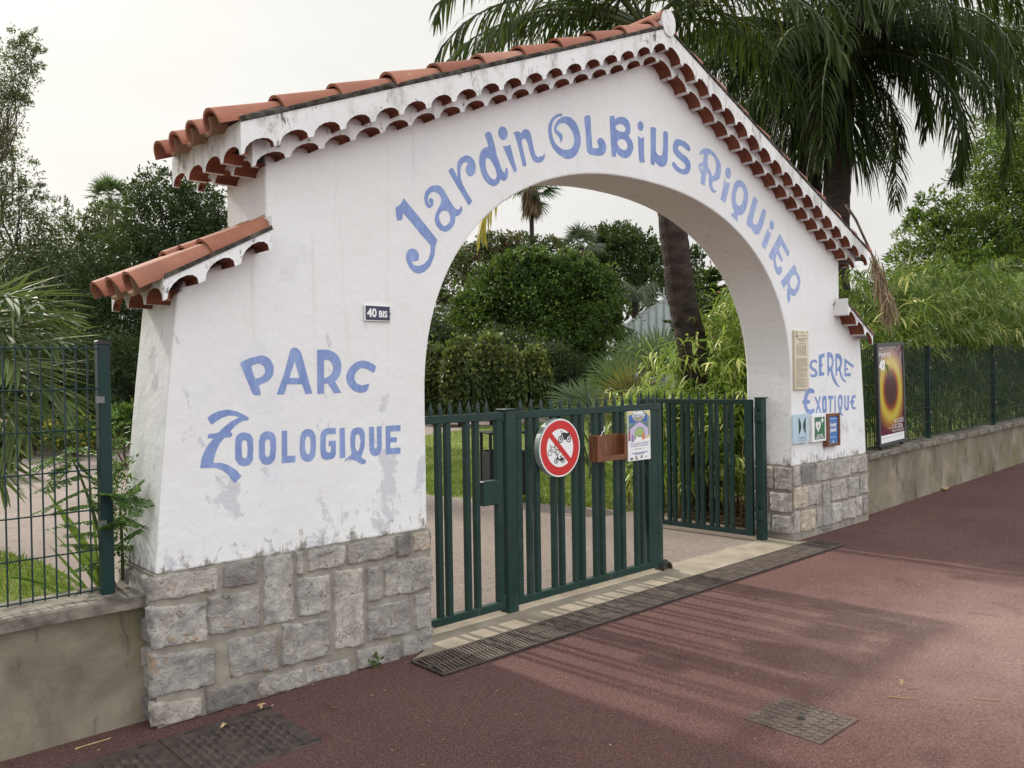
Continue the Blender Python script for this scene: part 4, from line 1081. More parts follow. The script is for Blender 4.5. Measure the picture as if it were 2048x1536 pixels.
flatpoly('artwork', [U(.27, .0), U(.33, .03), U(.45, .02), U(.6, .01), U(.7, .04), U(.66, .07), U(.22, .06)], .1451, M['white'], PO)
flatpoly('banner', [U(.07, .075), U(.86, .065), U(.87, .215), U(.08, .245)], .1448, M['poster_blue'], PO)
arch2 = [U(.1, .58), U(.1, .36), U(.34, .27), U(.5, .225), U(.66, .27), U(.9, .36), U(.9, .55), U(.74, .55), U(.74, .42), U(.66, .35), U(.52, .325), U(.38, .35), U(.29, .42), U(.28, .58)]
flatpoly('artwork', arch2, .1447, M['poster_lilac'], PO)
flatpoly('artwork', [U(.3, .5), U(.31, .42), U(.4, .36), U(.52, .34), U(.64, .36), U(.71, .42), U(.7, .5)], .1449, M['poster_leaf'], PO)
flatpoly('artwork', [U(.03, .42), U(.1, .38), U(.1, .585), U(.03, .59)], .1446, M['poster_maroon'], PO)
flatpoly('artwork', [U(.15, .62), U(.16, .5), U(.2, .45), U(.25, .5), U(.27, .6), U(.22, .625)], .1444, M['poster_purple'], PO)
flatpoly('artwork', [U(.02, .6), U(.3, .57), U(.75, .57), U(.98, .53), U(.98, .64), U(.02, .64)], .1445, M['white'], PO)
flatpoly('artwork', [U(.34, .6), U(.35, .5), U(.4, .52), U(.5, .53), U(.6, .53), U(.62, .61)], .1443, M['white'], PO)
flatpoly('artwork', [U(.63, .6), U(.62, .45), U(.67, .43), U(.7, .5), U(.76, .54), U(.72, .6), U(.7, .55), U(.66, .6)], .1442, M['poster_orange'], PO)
flatpoly('artwork', [U(.78, .53), U(.95, .5), U(.97, .55), U(.8, .57)], .1441, M['poster_yellow'], PO)
PT = lambda t, s, u, v, m, rot=.015, sx=1, b=0: text_mesh('lettering', t, s, *U(u, v), .1436, m, PO, align='CENTER', sx=sx, bold=b, rot=rot)
PT('PARC OLBIUS RIQUIER', .026, .47, .118, M['white'], sx=.62, b=.0012)
PT('Atelier découverte', .028, .47, .165, M['poster_yellow'], sx=.66, b=.0008)
PT('des animaux', .028, .47, .208, M['poster_yellow'], sx=.66, b=.0008)
PT('20 et 21 Septembre - 18 et 25 Octobre', .0175, .52, .672, M['poster_ink'], sx=.78)
PT('1er Novembre - 20 et 21 Décembre', .0175, .5, .715, M['poster_ink'], sx=.78)
PT('10h - 12h / 14h - 17h', .0165, .5, .782, M['inkdark'], sx=.8)
mb = MB()
for u0, u1, v in ((.15, .86, .845), (.3, .72, .868)): mb.add([(*U(u0, v)[:1], .1437, U(u0, v)[1]), (U(u1, v)[0], .1437, U(u1, v-.012)[1]), (U(u1, v)[0], .1437, U(u1, v-.0)[1]), (U(u0, v)[0], .1437, U(u0, v+.012)[1])], [(0, 1, 2, 3)])
mb.build('small_print', M['poster_ink'], PO, normals=False)
mb = MB()
for u, v, w, h in ((.1, .93, .1, .05), (.32, .9, .05, .05), (.31, .955, .12, .025), (.56, .9, .06, .045), (.52, .945, .1, .012), (.72, .93, .1, .012)):
    mb.add([(U(u, v)[0], .1437, U(u, v)[1]), (U(u+w, v)[0], .1437, U(u, v)[1]), (U(u+w, v)[0], .1437, U(u, v+h)[1]), (U(u, v)[0], .1437, U(u, v+h)[1])], [(0, 1, 2, 3)])
mb.build('logo_row', M['inkdark'], PO, normals=False)

# ------------------------------------------------------------------ signs on the arch
HN = thing('house_number', 'small navy enamel house number plate reading 40BIS', 'number plate', (-2.43, -.012, 1.947))
mb = MB(); mb.cbox(-2.517, -2.347, -.014, -.002, 1.901, 1.991, .002); mb.build('plate', M['white'], HN)
mb = MB(); mb.box(-2.511, -2.353, -.0155, -.013, 1.907, 1.985); mb.build('panel', M['navy'], HN)
text_mesh('lettering', '40', .064, -2.502, 1.925, -.0163, M['white'], HN, sx=.95, bold=.0022)
text_mesh('lettering', 'BIS', .049, -2.428, 1.925, -.0163, M['white'], HN, sx=.92, bold=.0018)
for x in (-2.511, -2.352):
    mb = MB(); mb.tube([(x, -.013, 1.946), (x, -.0175, 1.946)], .004, 8); mb.build('screw', M['inkdark'], HN)
IB = thing('notice_board', 'tall cream board of opening hours and park rules beside the arch edge', 'notice board', (2.262, -.015, 1.413))
mb = MB(); mb.cbox(2.134, 2.392, -.026, -.002, 1.413, 1.968, .002); mb.build('board', M['cream'], IB)
rg = np.random.default_rng(4)
mb = MB()
def line(mb, x0, x1, z, h, y=-.0272): mb.add([(x0, y, z), (x1, y, z), (x1, y, z+h), (x0, y, z+h)], [(0, 1, 2, 3)])
z = 1.70
for i in range(27):
    x = 2.152
    end = 2.375-(.1 if rg.random() < .25 else .03*rg.random())
    while x < end:
        w = .008+.022*rg.random(); line(mb, x, min(x+w, end), z, .0052); x += w+.005
    z -= .0101
for z, a, b in ((1.945, 2.25, 2.30), (1.915, 2.22, 2.36), (1.89, 2.155, 2.375), (1.878, 2.19, 2.33), (1.866, 2.21, 2.32), (1.845, 2.2, 2.33)): line(mb, a, b, z, .006)
mb.build('text_lines', M['ink'], IB, normals=False)
mb = MB()
for c in np.linspace(2.165, 2.355, 5)[:-1]:
    for z in np.arange(1.735, 1.835, .0085): line(mb, c, c+.032, z, .005)
mb.build('hours_table', M['ink'], IB, normals=False)
mb = MB(); mb.disc(2.165, 1.945, .012, -.0272, 12); mb.disc(2.168, 1.917, .016, -.0272, 4); line(mb, 2.152, 2.195, 1.905, .012); mb.build('crest', M['ink'], IB, normals=False)
for x, z in ((2.375, 1.953), (2.147, 1.425), (2.382, 1.425)):
    mb = MB(); mb.tube([(x, -.026, z), (x, -.030, z)], .0045, 8); mb.build('screw', M['inkdark'], IB)
JR = thing('garden_sign', 'pale blue sign with two dark green crescent shapes', 'sign', (2.217, -.02, .905))
mb = MB(); mb.cbox(2.066, 2.368, -.034, -.018, .910, 1.184, .003); mb.build('panel', M['pale_blue'], JR)
mb = MB(); mb.box(2.10, 2.35, -.018, -.003, .93, 1.16); mb.build('backing', M['inkdark'], JR)
def cres(x0, dr):
    z0, z1 = 1.155, .985
    pts = [(x0, z0)]
    for i in range(1, 12):
        t = i/12; pts.append((x0+dr*.052*sin(pi*t)**.9, z0+(z1-z0)*t))
    pts += [(x0+dr*.004, z1-.0)]
    return pts
flatpoly('emblem', cres(2.166, 1), -.0345, M['bottle_green'], JR)
flatpoly('emblem', cres(2.304, -1), -.0345, M['bottle_green'], JR)
mb = MB(); line(mb, 2.172, 2.176, .945, .04, -.0345); line(mb, 2.296, 2.300, .945, .04, -.0345); mb.build('emblem', M['bottle_green'], JR, normals=False)
text_mesh('lettering', 'jardin', .034, 2.236, .952, -.0346, M['bottle_green'], JR, align='CENTER')
text_mesh('lettering', 'remarquable', .030, 2.230, .928, -.0346, M['ink'], JR, align='CENTER', sp=1.05)
DF = thing('first_aid_sign', 'green and white defibrillator sign with a heart in a white frame', 'sign', (2.555, -.03, .905))
mb = MB(); mb.cbox(2.414, 2.694, -.040, -.003, .903, 1.167, .004); mb.build('frame', M['white'], DF)
mb = MB(); mb.box(2.462, 2.662, -.0415, -.038, .928, 1.140); mb.build('panel', M['aed_green'], DF)
heart = [(2.528+.052*(16*sin(t)**3)/16, 1.055+.062*(13*cos(t)-5*cos(2*t)-2*cos(3*t)-cos(4*t))/16) for t in np.linspace(0, 2*pi, 40)[:-1]]
flatpoly('heart', heart, -.0424, M['white'], DF)
flatpoly('bolt', [(2.534, 1.085), (2.512, 1.048), (2.526, 1.05), (2.519, 1.022), (2.546, 1.062), (2.531, 1.060)], -.0430, M['black'], DF)
mb = MB(); line(mb, 2.585, 2.637, 1.098, .018, -.0424); line(mb, 2.602, 2.620, 1.080, .054, -.0426); mb.build('cross', M['white'], DF, normals=False)
text_mesh('lettering', 'SITE ÉQUIPÉ', .024, 2.560, .958, -.0426, M['white'], DF, align='CENTER', sx=.85, bold=.0006)
text_mesh('lettering', 'DÉFIBRILLATEUR', .024, 2.560, .936, -.0426, M['white'], DF, align='CENTER', sx=.85, bold=.0006)
LP = thing('framed_sign', 'narrow blue sign in a brown wooden frame', 'sign', (2.83, -.03, .84))
mb = MB()
x0, x1, z0, z1 = 2.698, 2.966, .842, 1.163
mb.cbox(x0, x0+.05, -.052, -.003, z0, z1, .004); mb.cbox(x1-.034, x1, -.052, -.003, z0, z1, .004)
mb.cbox(x0+.0505, x1-.0345, -.051, -.003, z0, z0+.028, .004); mb.cbox(x0+.0505, x1-.0345, -.051, -.003, z1-.028, z1, .004)
mb.build('frame', M['wood'], LP)
mb = MB(); mb.box(x0+.05, x1-.034, -.040, -.006, z0+.028, z1-.028); mb.build('panel', M['sky_blue'], LP)
text_mesh('lettering', 'lonely', .060, 2.838, 1.035, -.041, M['white'], LP, align='CENTER', sx=.95, bold=.0016, sp=.92)
text_mesh('lettering', 'planet', .060, 2.838, .985, -.041, M['white'], LP, align='CENTER', sx=.95, bold=.0016, sp=.92)
mb = MB()
for a, b, z in ((2.765, 2.90, 1.108), (2.765, 2.815, .927), (2.835, 2.885, .927)): line(mb, a, b, z, .008, -.041)
mb.disc(2.835, .885, .018, -.041, 14, rz=.012); mb.build('small_print', pc('pale_print', (.35, .55, .75)), LP, normals=False)

# ------------------------------------------------------------------ low walls, fences, festival poster
def low_wall(name, label, x0, x1, zf, zc, y0=.12, y1=.34):
    o = thing(name, label, 'wall', ((x0+x1)/2, .2, 0))
    n = 24
    body, cop = MB(), MB()
    rg = np.random.default_rng(int(abs(x0)*10)+3)
    for i in range(n):
        a, b = x0+(x1-x0)*i/n, x0+(x1-x0)*(i+1)/n
        body.add([(a, y0, zf(a)-.1), (b, y0, zf(b)-.1), (b, y0, zc(b)-.056), (a, y0, zc(a)-.056), (a, y1, zf(a)-.1), (b, y1, zf(b)-.1), (b, y1, zc(b)-.056), (a, y1, zc(a)-.056)],
                 [(0, 1, 2, 3), (5, 4, 7, 6)])
    m = 60
    rows = []
    for i in range(m+1):
        a = x0+(x1-x0)*i/m
        j = rg.normal(size=4)*.0035
        z = zc(a)
        rows.append([(a, .058+j[0], z-.055+j[2]), (a, .056+j[0], z-.006), (a, .064+j[1], z+.001+j[3]), (a, .37, z+.002), (a, .372, z-.055)])
    vs = [p for r in rows for p in r]
    cop.add(vs, [(i*5+k, (i+1)*5+k, (i+1)*5+(k+1) % 5, i*5+(k+1) % 5) for i in range(m) for k in range(5)]+[(0, 1, 2, 3, 4), tuple(m*5+k for k in (4, 3, 2, 1, 0))])
    body.build('wall', M['render'], o, normals=False)
    cop.build('coping', M['coping'], o)
    return o
low_wall('low_wall', 'low stained render wall carrying the fence beside the left stone foot', -14, -3.66, lambda x: 0, lambda x: .607)
low_wall('low_wall', 'long mossy render wall running off below the cane hedge', 3.66, 26, rise, lambda x: .672+(x-4.0)*.0205)
def fence(name, label, x0, x1, posts, zb, zt_, y, fat=1.0):
    o = thing(name, label, 'fence', ((x0+x1)/2, y, 0))
    for p in posts:
        mb = MB(); mb.cbox(p, p+.054, y-.027, y+.027, zb(p)-.02, zt_(p)+.022, .004); ob = mb.build('post', M['fence_green'], o)
        mb = MB(); mb.cbox(p-.002, p+.056, y-.029, y+.029, zt_(p)+.018, zt_(p)+.038, .004); mb.build('cap', M['black'], o)
    xs = np.arange(x0, x1, .0475)
    mb = MB()
    r = .0032*fat
    for x in xs: mb.box(x-r, x+r, y-.030-r, y-.030+r, zb(x)+.008, zt_(x)+.02)
    n = int(round((zt_(x0)-zb(x0)-.012)/.1865))
    for k in range(n+1):
        za, zb_ = zb(x0)+.018+k*(zt_(x0)-zb(x0)-.02)/n, zb(x1)+.018+k*(zt_(x1)-zb(x1)-.02)/n
        mb.tube([(x0, y-.038, za), (x1, y-.038, zb_)], r*1.15, 5)
    mb.build('wire_mesh', M['fence_green'], o)
    mb = MB()
    for p in posts:
        for z in (zb(p)+.3, zt_(p)-.25): mb.box(p-.012, p+.02, y-.046, y-.02, z, z+.03)
    mb.build('clip', M['metal'], o)
    return o
fence('wire_fence', 'green welded wire fence on the low wall left of the arch', -10, -3.83, [-3.826, -6.3, -8.8], lambda x: .622, lambda x: 1.742, .205)
fence('wire_fence', 'green welded wire fence in front of the cane hedge right of the arch', 3.70, 20, [5.86, 8.27, 10.7, 13.1, 15.5], lambda x: .69+(x-4)*.0205, lambda x: 1.80+(x-4)*.0205, .215)
FP = thing('festival_poster', 'tall framed poster with a glowing yellow and dark red oval standing on the wall', 'poster', (4.60, .13, .70))
FP.rotation_euler = (0, radians(-2.4), 0)
w, h = .715, 1.165
mb = MB()
t = .038
mb.cbox(-w/2, -w/2+t, -.022, .022, .03, .03+h, .004); mb.cbox(w/2-t, w/2, -.022, .022, .03, .03+h, .004)
mb.cbox(-w/2+t+.0005, w/2-t-.0005, -.021, .021, .03, .03+t, .004); mb.cbox(-w/2+t+.0005, w/2-t-.0005, -.021, .021, .03+h-t, .03+h, .004)
mb.build('frame', M['frame_grey'], FP, local=True)
def glow_mat():
    m, n, l, b = NT('festival_print')
    t = n.new('ShaderNodeTexCoord'); mp_ = n.new('ShaderNodeMapping')
    mp_.inputs['Location'].default_value = (0.02, 0, -1.12*.66); mp_.inputs['Scale'].default_value = (1.36, 0, 1.12)
    l.new(t.outputs['Object'], mp_.inputs[0])
    le = n.new('ShaderNodeVectorMath'); le.operation = 'LENGTH'; l.new(mp_.outputs[0], le.inputs[0])
    r = n.new('ShaderNodeValToRGB'); e = r.color_ramp.elements
    e[0].position = 0; e[0].color = (.05, .022, .02, 1); e[1].position = .55; e[1].color = (.085, .016, .03, 1)
    for p, c in ((.18, (.05, .018, .02)), (.245, (.24, .045, .015)), (.305, (.46, .34, .03)), (.365, (.48, .40, .06)), (.45, (.30, .14, .03))):
        x = e.new(p); x.color = (*c, 1)
    l.new(le.outputs['Value'], r.inputs[0]); l.new(r.outputs[0], b.inputs['Base Color'])
    b.inputs['Roughness'].default_value = .12; b.inputs['Specular IOR Level'].default_value = .5
    return m
mb = MB(); mb.box(-w/2+t, w/2-t, -.012, .012, .03+t, .03+h-t); mb.build('print', glow_mat(), FP, local=True)
mb = MB(); line(mb, -w/2+t, w/2-t, .03+t, .085, -.0126); mb.build('logo_strip', M['white'], FP, local=True, normals=False)
FT = lambda s, z_, x, txt, m=M['white'], al='LEFT', sx=1, b=0: text_mesh('lettering', txt, s, x, z_, -.0134, m, FP, local=True, align=al, sx=sx, bold=b)
FT(.105, 1.035, -.315, 'Hyères', sx=1.05)
FT(.14, .90, -.295, '40', sx=1.0, b=.010)
FT(.026, 1.128, -.28, 'Festival')
FT(.075, .268, .31, '16.10.2025', al='RIGHT', sx=.8)
FT(.075, .205, .28, '— 11.01.2026', al='RIGHT', sx=.9)
FT(.036, .172, .315, 'Mode, Photographie', al='RIGHT', sx=1.1)
FT(.036, .135, .315, 'et Accessoires', al='RIGHT', sx=1.1)
mb = MB()
rg = np.random.default_rng(8)
x = -.28
while x < .27:
    ww = .01+.04*rg.random(); line(mb, x, x+ww, .115, .006, -.0134); x += ww+.022
mb.build('small_print', M['inkdark'], FP, local=True, normals=False)
mb = MB(); mb.box(-.30, -.26, -.02, .03, 0, .031); mb.box(.26, .30, -.02, .03, 0, .031); mb.build('foot', M['frame_grey'], FP, local=True)

# ------------------------------------------------------------------ ironwork in the pavement
DG = thing('drain_grate', 'long slotted cast iron drain grate across the gateway threshold', 'drain', (0, -.275, 0))
x0, x1, y0, y1 = -2.335, 2.262, -.425, -.128
mb = MB(); mb.flat([(x0, y0), (x1, y0), (x1, y1), (x0, y1)], .0025); mb.build('pit', M['pit'], DG, normals=False)
mb = MB()
ym = (y0+y1)/2
for a, b in ((y0, y0+.022), (ym-.011, ym+.011), (y1-.022, y1)): mb.cbox(x0, x1, a, b, .003, .016, .003)
for x in np.linspace(x0, 1.96, 9): mb.cbox(x, x+.016, y0+.0225, y1-.0225, .003, .0152, .003)
mb.cbox(x1-.016, x1, y0+.0225, y1-.0225, .003, .0152, .003)
mb.build('frame', M['iron'], DG)
mb = MB()
rg = np.random.default_rng(21)
for x in np.arange(x0+.03, 1.96, .0265):
    for a, b in ((y0+.022, ym-.011), (ym+.011, y1-.022)):
        j = rg.normal()*.0012; k = .016
        mb.add([(x+j, a, .004), (x+j+.0105, a, .004), (x+j+.0105+k, b, .004), (x+j+k, b, .004), (x+j, a, .0135), (x+j+.0105, a, .0135), (x+j+.0105+k, b, .0135), (x+j+k, b, .0135)],
               [(4, 5, 6, 7), (0, 1, 5, 4), (1, 2, 6, 5), (2, 3, 7, 6), (3, 0, 4, 7)])
mb.build('slotted_bars', M['iron_worn'], DG)
mb = MB(); mb.cbox(1.98, x1-.018, y0+.023, y1-.023, .003, .0145, .003)
for x in np.arange(2.0, x1-.03, .018):
    for y in np.arange(y0+.035, y1-.03, .018): mb.box(x, x+.009, y, y+.009, .0144, .0175)
mb.build('cover_plate', M['iron'], DG)
MC = thing('manhole_cover', 'small square grey cast iron cover with star pattern', 'manhole cover', (-1.505, -2.005, 0))
x0, x1, y0, y1 = -1.680, -1.328, -2.190, -1.822
mb = MB(); mb.cbox(x0, x1, y0, y1, -.01, .006, .002); mb.build('plate', M['iron_grey'], MC)
mb = MB()
for i in range(8):
    for j in range(8):
        x, y = x0+.03+i*.0418, y0+.032+j*.0435
        if abs(x-(x0+x1)/2) < .03 and abs(y-(y0+y1)/2) < .03: continue
        for q in (0, pi/3, 2*pi/3):
            c, s = cos(q)*.013, sin(q)*.013; ox, oy = -sin(q)*.0034, cos(q)*.0034
            zz = .0088+.0006*q
            mb.add([(x-c-ox, y-s-oy, .0055), (x+c-ox, y+s-oy, .0055), (x+c+ox, y+s+oy, .0055), (x-c+ox, y-s+oy, .0055), (x-c-ox, y-s-oy, zz), (x+c-ox, y+s-oy, zz), (x+c+ox, y+s+oy, zz), (x-c+ox, y-s+oy, zz)],
                   [(4, 5, 6, 7), (0, 1, 5, 4), (1, 2, 6, 5), (2, 3, 7, 6), (3, 0, 4, 7)])
mb.build('stars', M['iron_worn'], MC)
mb = MB(); mb.tube([((x0+x1)/2, (y0+y1)/2, .0065), ((x0+x1)/2, (y0+y1)/2, .0085)], .02, 12); mb.build('keyhole', M['pit'], MC)
BC = thing('manhole_cover', 'large dark cast iron cover with lumpy brick pattern below the left low wall', 'manhole cover', (-3.7, -.41, 0))
y0, y1 = -.668, -.142
for x0, x1 in ((-3.700, -3.185), (-4.235, -3.712), (-4.77, -4.247)):
    mb = MB(); mb.cbox(x0, x1, y0, y1, -.01, .006, .002)
    for i in range(13):
        for j in range(7):
            x = x0+.045+i*.034; y = y0+.05+j*.068+(.034 if i % 2 else 0)
            if y > y1-.07 or (3 < i < 7 and 2 <= j < 4): continue
            mb.add([(x-.013, y-.026, .0055), (x+.013, y-.026, .0055), (x+.013, y+.026, .0055), (x-.013, y+.026, .0055), (x-.008, y-.019, .0125), (x+.008, y-.019, .0125), (x+.008, y+.019, .0125), (x-.008, y+.019, .0125)],
                   [(4, 5, 6, 7), (0, 1, 5, 4), (1, 2, 6, 5), (2, 3, 7, 6), (3, 0, 4, 7)])
    mb.build('plate', M['iron'], BC)
mb = MB()
for x in (-3.60, -3.28, -3.22, -4.15, -3.80):
    mb.box(x, x+.04, y1-.034, y1-.022, .0055, .0075); mb.box(x, x+.04, y0+.02, y0+.032, .0055, .0075)
mb.build('lifting_slot', M['pit'], BC)

# ------------------------------------------------------------------ litter bin, greenhouse, far house
LB = thing('litter_bin', 'black perforated steel litter bin with flat roof on the park path', 'bin', (1.96, 3.88, 0))
b0 = Vector((1.96, 3.86)); BA = radians(-24)
LB.location = (1.96, 3.86, 0); LB.rotation_euler = (0, 0, BA)
w2, d2 = .235, .20
mb = MB()
for sx in (-1, 1):
    for sy in (-1, 1): mb.cbox(sx*w2-.017, sx*w2+.017, sy*d2-.017, sy*d2+.017, .0, .86, .003)
mb.build('corner_post', M['bin'], LB, local=True)
mb = MB()
mb.box(-w2+.018, w2-.018, -d2-.004, -d2+.004, .09, .64); mb.box(-w2+.018, w2-.018, d2-.004, d2+.004, .09, .64)
mb.box(-w2-.004, -w2+.004, -d2+.018, d2-.018, .09, .64); mb.box(w2-.004, w2+.004, -d2+.018, d2-.018, .09, .64)
mb.box(-w2+.004, w2-.004, -d2+.004, d2-.004, .09, .10)
mb.build('panel', M['bin'], LB, local=True)
mb = MB()
for i in range(9):
    for j in range(12):
        x = -.17+i*.042; z = .16+j*.036
        mb.add([(x, -d2-.0052, z), (x+.024, -d2-.0052, z+.012), (x+.024, -d2-.0052, z+.024), (x, -d2-.0052, z+.012)], [(0, 1, 2, 3)])
mb.build('perforation', M['pit'], LB, local=True, normals=False)
mb = MB(); mb.cbox(-w2-.02, w2+.02, -d2-.02, d2+.02, .86, .885, .004); mb.build('roof', M['bin'], LB, local=True)

GD = 38.0
gp = atd(1328, 600, GD)
GH = thing('greenhouse', 'pale glass greenhouse gable half hidden behind the leaning palm trunk', 'greenhouse', (gp[0], gp[1], 0), -YAW)
k = GD/FPX
hz = gp[2]
W2, EV = 75*k, hz-50*k
mb = MB()
mb.add([(-W2, 0, 0), (W2, 0, 0), (W2, 0, EV), (0, 0, hz), (-W2, 0, EV)], [(0, 1, 2, 3, 4)])
mb.add([(-W2, 0, 0), (-W2, 9, 0), (-W2, 9, EV), (-W2, 0, EV)], [(0, 1, 2, 3)]); mb.add([(W2, 0, 0), (W2, 9, 0), (W2, 9, EV), (W2, 0, EV)], [(0, 1, 2, 3)])
mb.add([(-W2, 0, EV), (0, 0, hz), (0, 9, hz), (-W2, 9, EV)], [(0, 1, 2, 3)]); mb.add([(W2, 0, EV), (0, 0, hz), (0, 9, hz), (W2, 9, EV)], [(0, 1, 2, 3)])
mb.build('glazing', M['glass'], GH, local=True, normals=False)
mb = MB()
for x in np.linspace(-W2, W2, 11):
    top = hz-(hz-EV)*abs(x)/W2
    mb.box(x-.035, x+.035, -.06, -.005, 0, top)
mb.box(-W2, W2, -.07, -.006, EV-.9, EV-.80)
for s in (-1, 1): mb.add([(s*W2, -.09, EV-.05), (0, -.09, hz-.05), (0, -.09, hz+.08), (s*W2, -.09, EV+.08)], [(0, 1, 2, 3)])
mb.tube([(0, 0, hz), (0, 0, hz+26*k)], .03, 6)
mb.build('glazing_bar', M['alu'], GH, local=True)
hp = atd(1436, 592, 70)
HS = thing('house', 'distant white house with a terracotta roof beyond the conifer', 'house', (hp[0], hp[1], 0), -YAW)
mb = MB(); mb.box(-2.0, 6, 0, 6, 0, hp[2]-.2); mb.build('wall', M['wall_far'], HS, local=True)
mb = MB(); mb.prism([(-2.4, hp[2]-.2), (6.4, hp[2]-.2), (6.4, hp[2]+.1), (2, hp[2]+1.0), (-2.4, hp[2]+.6)], -.5, 6.5); mb.build('roof', M['roof_far'], HS, local=True)
# ------------------------------------------------------------------ vegetation
LF = {}
LF['dome'] = LEAF('bright_shrub_leaf', (0.0156, 0.0388, 0.0069), (0.0648, 0.1208, 0.0189), (0.1381, 0.2070, 0.0431), trans=.32)
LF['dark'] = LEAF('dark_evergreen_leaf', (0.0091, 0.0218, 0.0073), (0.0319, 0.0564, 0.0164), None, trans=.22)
LF['olive'] = LEAF('grey_green_leaf', (0.0451, 0.0675, 0.0270), (0.1199, 0.1500, 0.0675), (0.2551, 0.2699, 0.1351), trans=.3)
LF['red'] = LEAF('red_tipped_leaf', (0.0319, 0.0546, 0.0164), (0.0683, 0.0910, 0.0319), (0.1547, 0.0637, 0.0455), trans=.25)
LF['oak'] = LEAF('oak_leaf', (0.0109, 0.0250, 0.0078), (0.0390, 0.0664, 0.0172), (0.0858, 0.1170, 0.0350), trans=.26)
LF['acacia'] = LEAF('feathery_acacia_leaf', (0.0251, 0.0585, 0.0084), (0.1086, 0.1754, 0.0251), (0.2172, 0.2840, 0.0585), trans=.42)
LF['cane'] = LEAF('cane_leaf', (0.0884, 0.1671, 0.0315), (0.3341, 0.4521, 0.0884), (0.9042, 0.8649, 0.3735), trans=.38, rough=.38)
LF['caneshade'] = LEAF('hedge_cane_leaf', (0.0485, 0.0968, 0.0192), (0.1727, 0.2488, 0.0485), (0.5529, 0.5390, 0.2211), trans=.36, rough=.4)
LF['palm'] = LEAF('palm_leaflet', (.008, .019, .006), (.036, .060, .015), (.15, .16, .05), trans=.2, rough=.6, spec=.15)
LF['yellow'] = LEAF('yellowing_leaflet', (.20, .17, .03), (.42, .33, .06), (.5, .36, .1), trans=.4)
LF['dead'] = LEAF('dead_frond_strand', (.11, .075, .045), (.27, .19, .12), (.38, .29, .19), trans=.12, rough=.8)
LF['fan'] = LEAF('fan_palm_blade', (0.0345, 0.0747, 0.0253), (0.0978, 0.1495, 0.0633), (0.2760, 0.3105, 0.1610), trans=.25, rough=.4)
LF['fanbrown'] = LEAF('browning_fan_blade', (.07, .09, .03), (.22, .17, .06), (.40, .25, .11), trans=.25, rough=.5)
LF['weep'] = LEAF('weeping_mulberry_leaf', (.012, .022, .005), (.078, .105, .026), (0.2093, 0.2254, 0.0483), trans=.25)
LF['mimosa'] = LEAF('mimosa_leaflet', (0.0374, 0.0976, 0.0270), (0.1276, 0.2250, 0.0600), (0.3000, 0.4200, 0.1350), trans=.35)
LF['strap'] = LEAF('strap_leaf', (.06, .12, .02), (.15, .22, .05), (.30, .22, .08), trans=.3, rough=.4)
LF['leftpalm'] = LEAF('pale_palm_leaflet', (0.0550, 0.0935, 0.0308), (0.1650, 0.2090, 0.0825), (0.3740, 0.3960, 0.2090), trans=.25, rough=.6)
LF['grass'] = LEAF('grass_blade', (.075, .13, .018), (.20, .27, .055), (.38, .36, .14), trans=.3)
LF['grey'] = LEAF('grey_palm_leaflet', (0.0375, 0.0562, 0.0375), (0.0975, 0.1200, 0.0825), (0.1800, 0.2025, 0.1500), trans=.2)
LF['flower'] = LEAF('bedding_leaf', (.025, .055, .015), (.07, .12, .03), (.50, .40, .05), trans=.3)

def ground_at(p): return (p[0], p[1], 0.0)
def rough_blobs(src, n, r0, r1, seed):
    rg = np.random.default_rng(seed); r = []
    for i in range(n):
        px, py, D, rx, ry = src[i % len(src)]
        a = rg.random()*pi*1.1-.05*pi; q = r0+(r1-r0)*rg.random()
        r.append(blob(px+rx*cos(a)*.92, py-ry*sin(a)*.92, D-1.2*rg.random(), q*1.15, q*.85))
    return r
def tree(name, label, cat, blobs, mat, clumps, per, L, W, seed, trunk=None, r=.15, limbs=5, group=None, bark='bark', **kw):
    c0 = np.array(blobs[0][0])
    base = np.array(trunk if trunk is not None else (c0[0], c0[1], 0.0))
    o = thing(name, label, cat, tuple(base), 0, group)
    mb = MB()
    fork = base+(c0-base)*.45+np.array([.05, 0, 0])
    wobble_tube(mb, base-np.array([0, 0, .1]), fork, r, r*.7, 5, .06, seed)
    for i, b in enumerate(blobs[:limbs]):
        wobble_tube(mb, fork, np.array(b[0])+np.array([0, 0, b[3]*.35]), r*.55, r*.06, 6, .18, seed+i+1, 6)
    rg = np.random.default_rng(seed+50)
    for i in range(limbs*3):
        b = blobs[rg.integers(len(blobs))]
        e = np.array(b[0])+unit(rg.normal(size=3))*np.array([b[1], b[2], b[3]])*.85
        wobble_tube(mb, np.array(b[0])*.6+fork*.4, e, r*.22, r*.03, 5, .15, seed+i+77, 5)
    mb.build('trunk', M[bark], o, smooth=True, normals=False)
    crown('crown', blobs, mat, o, clumps, per, L, W, seed=seed, **kw)
    return o

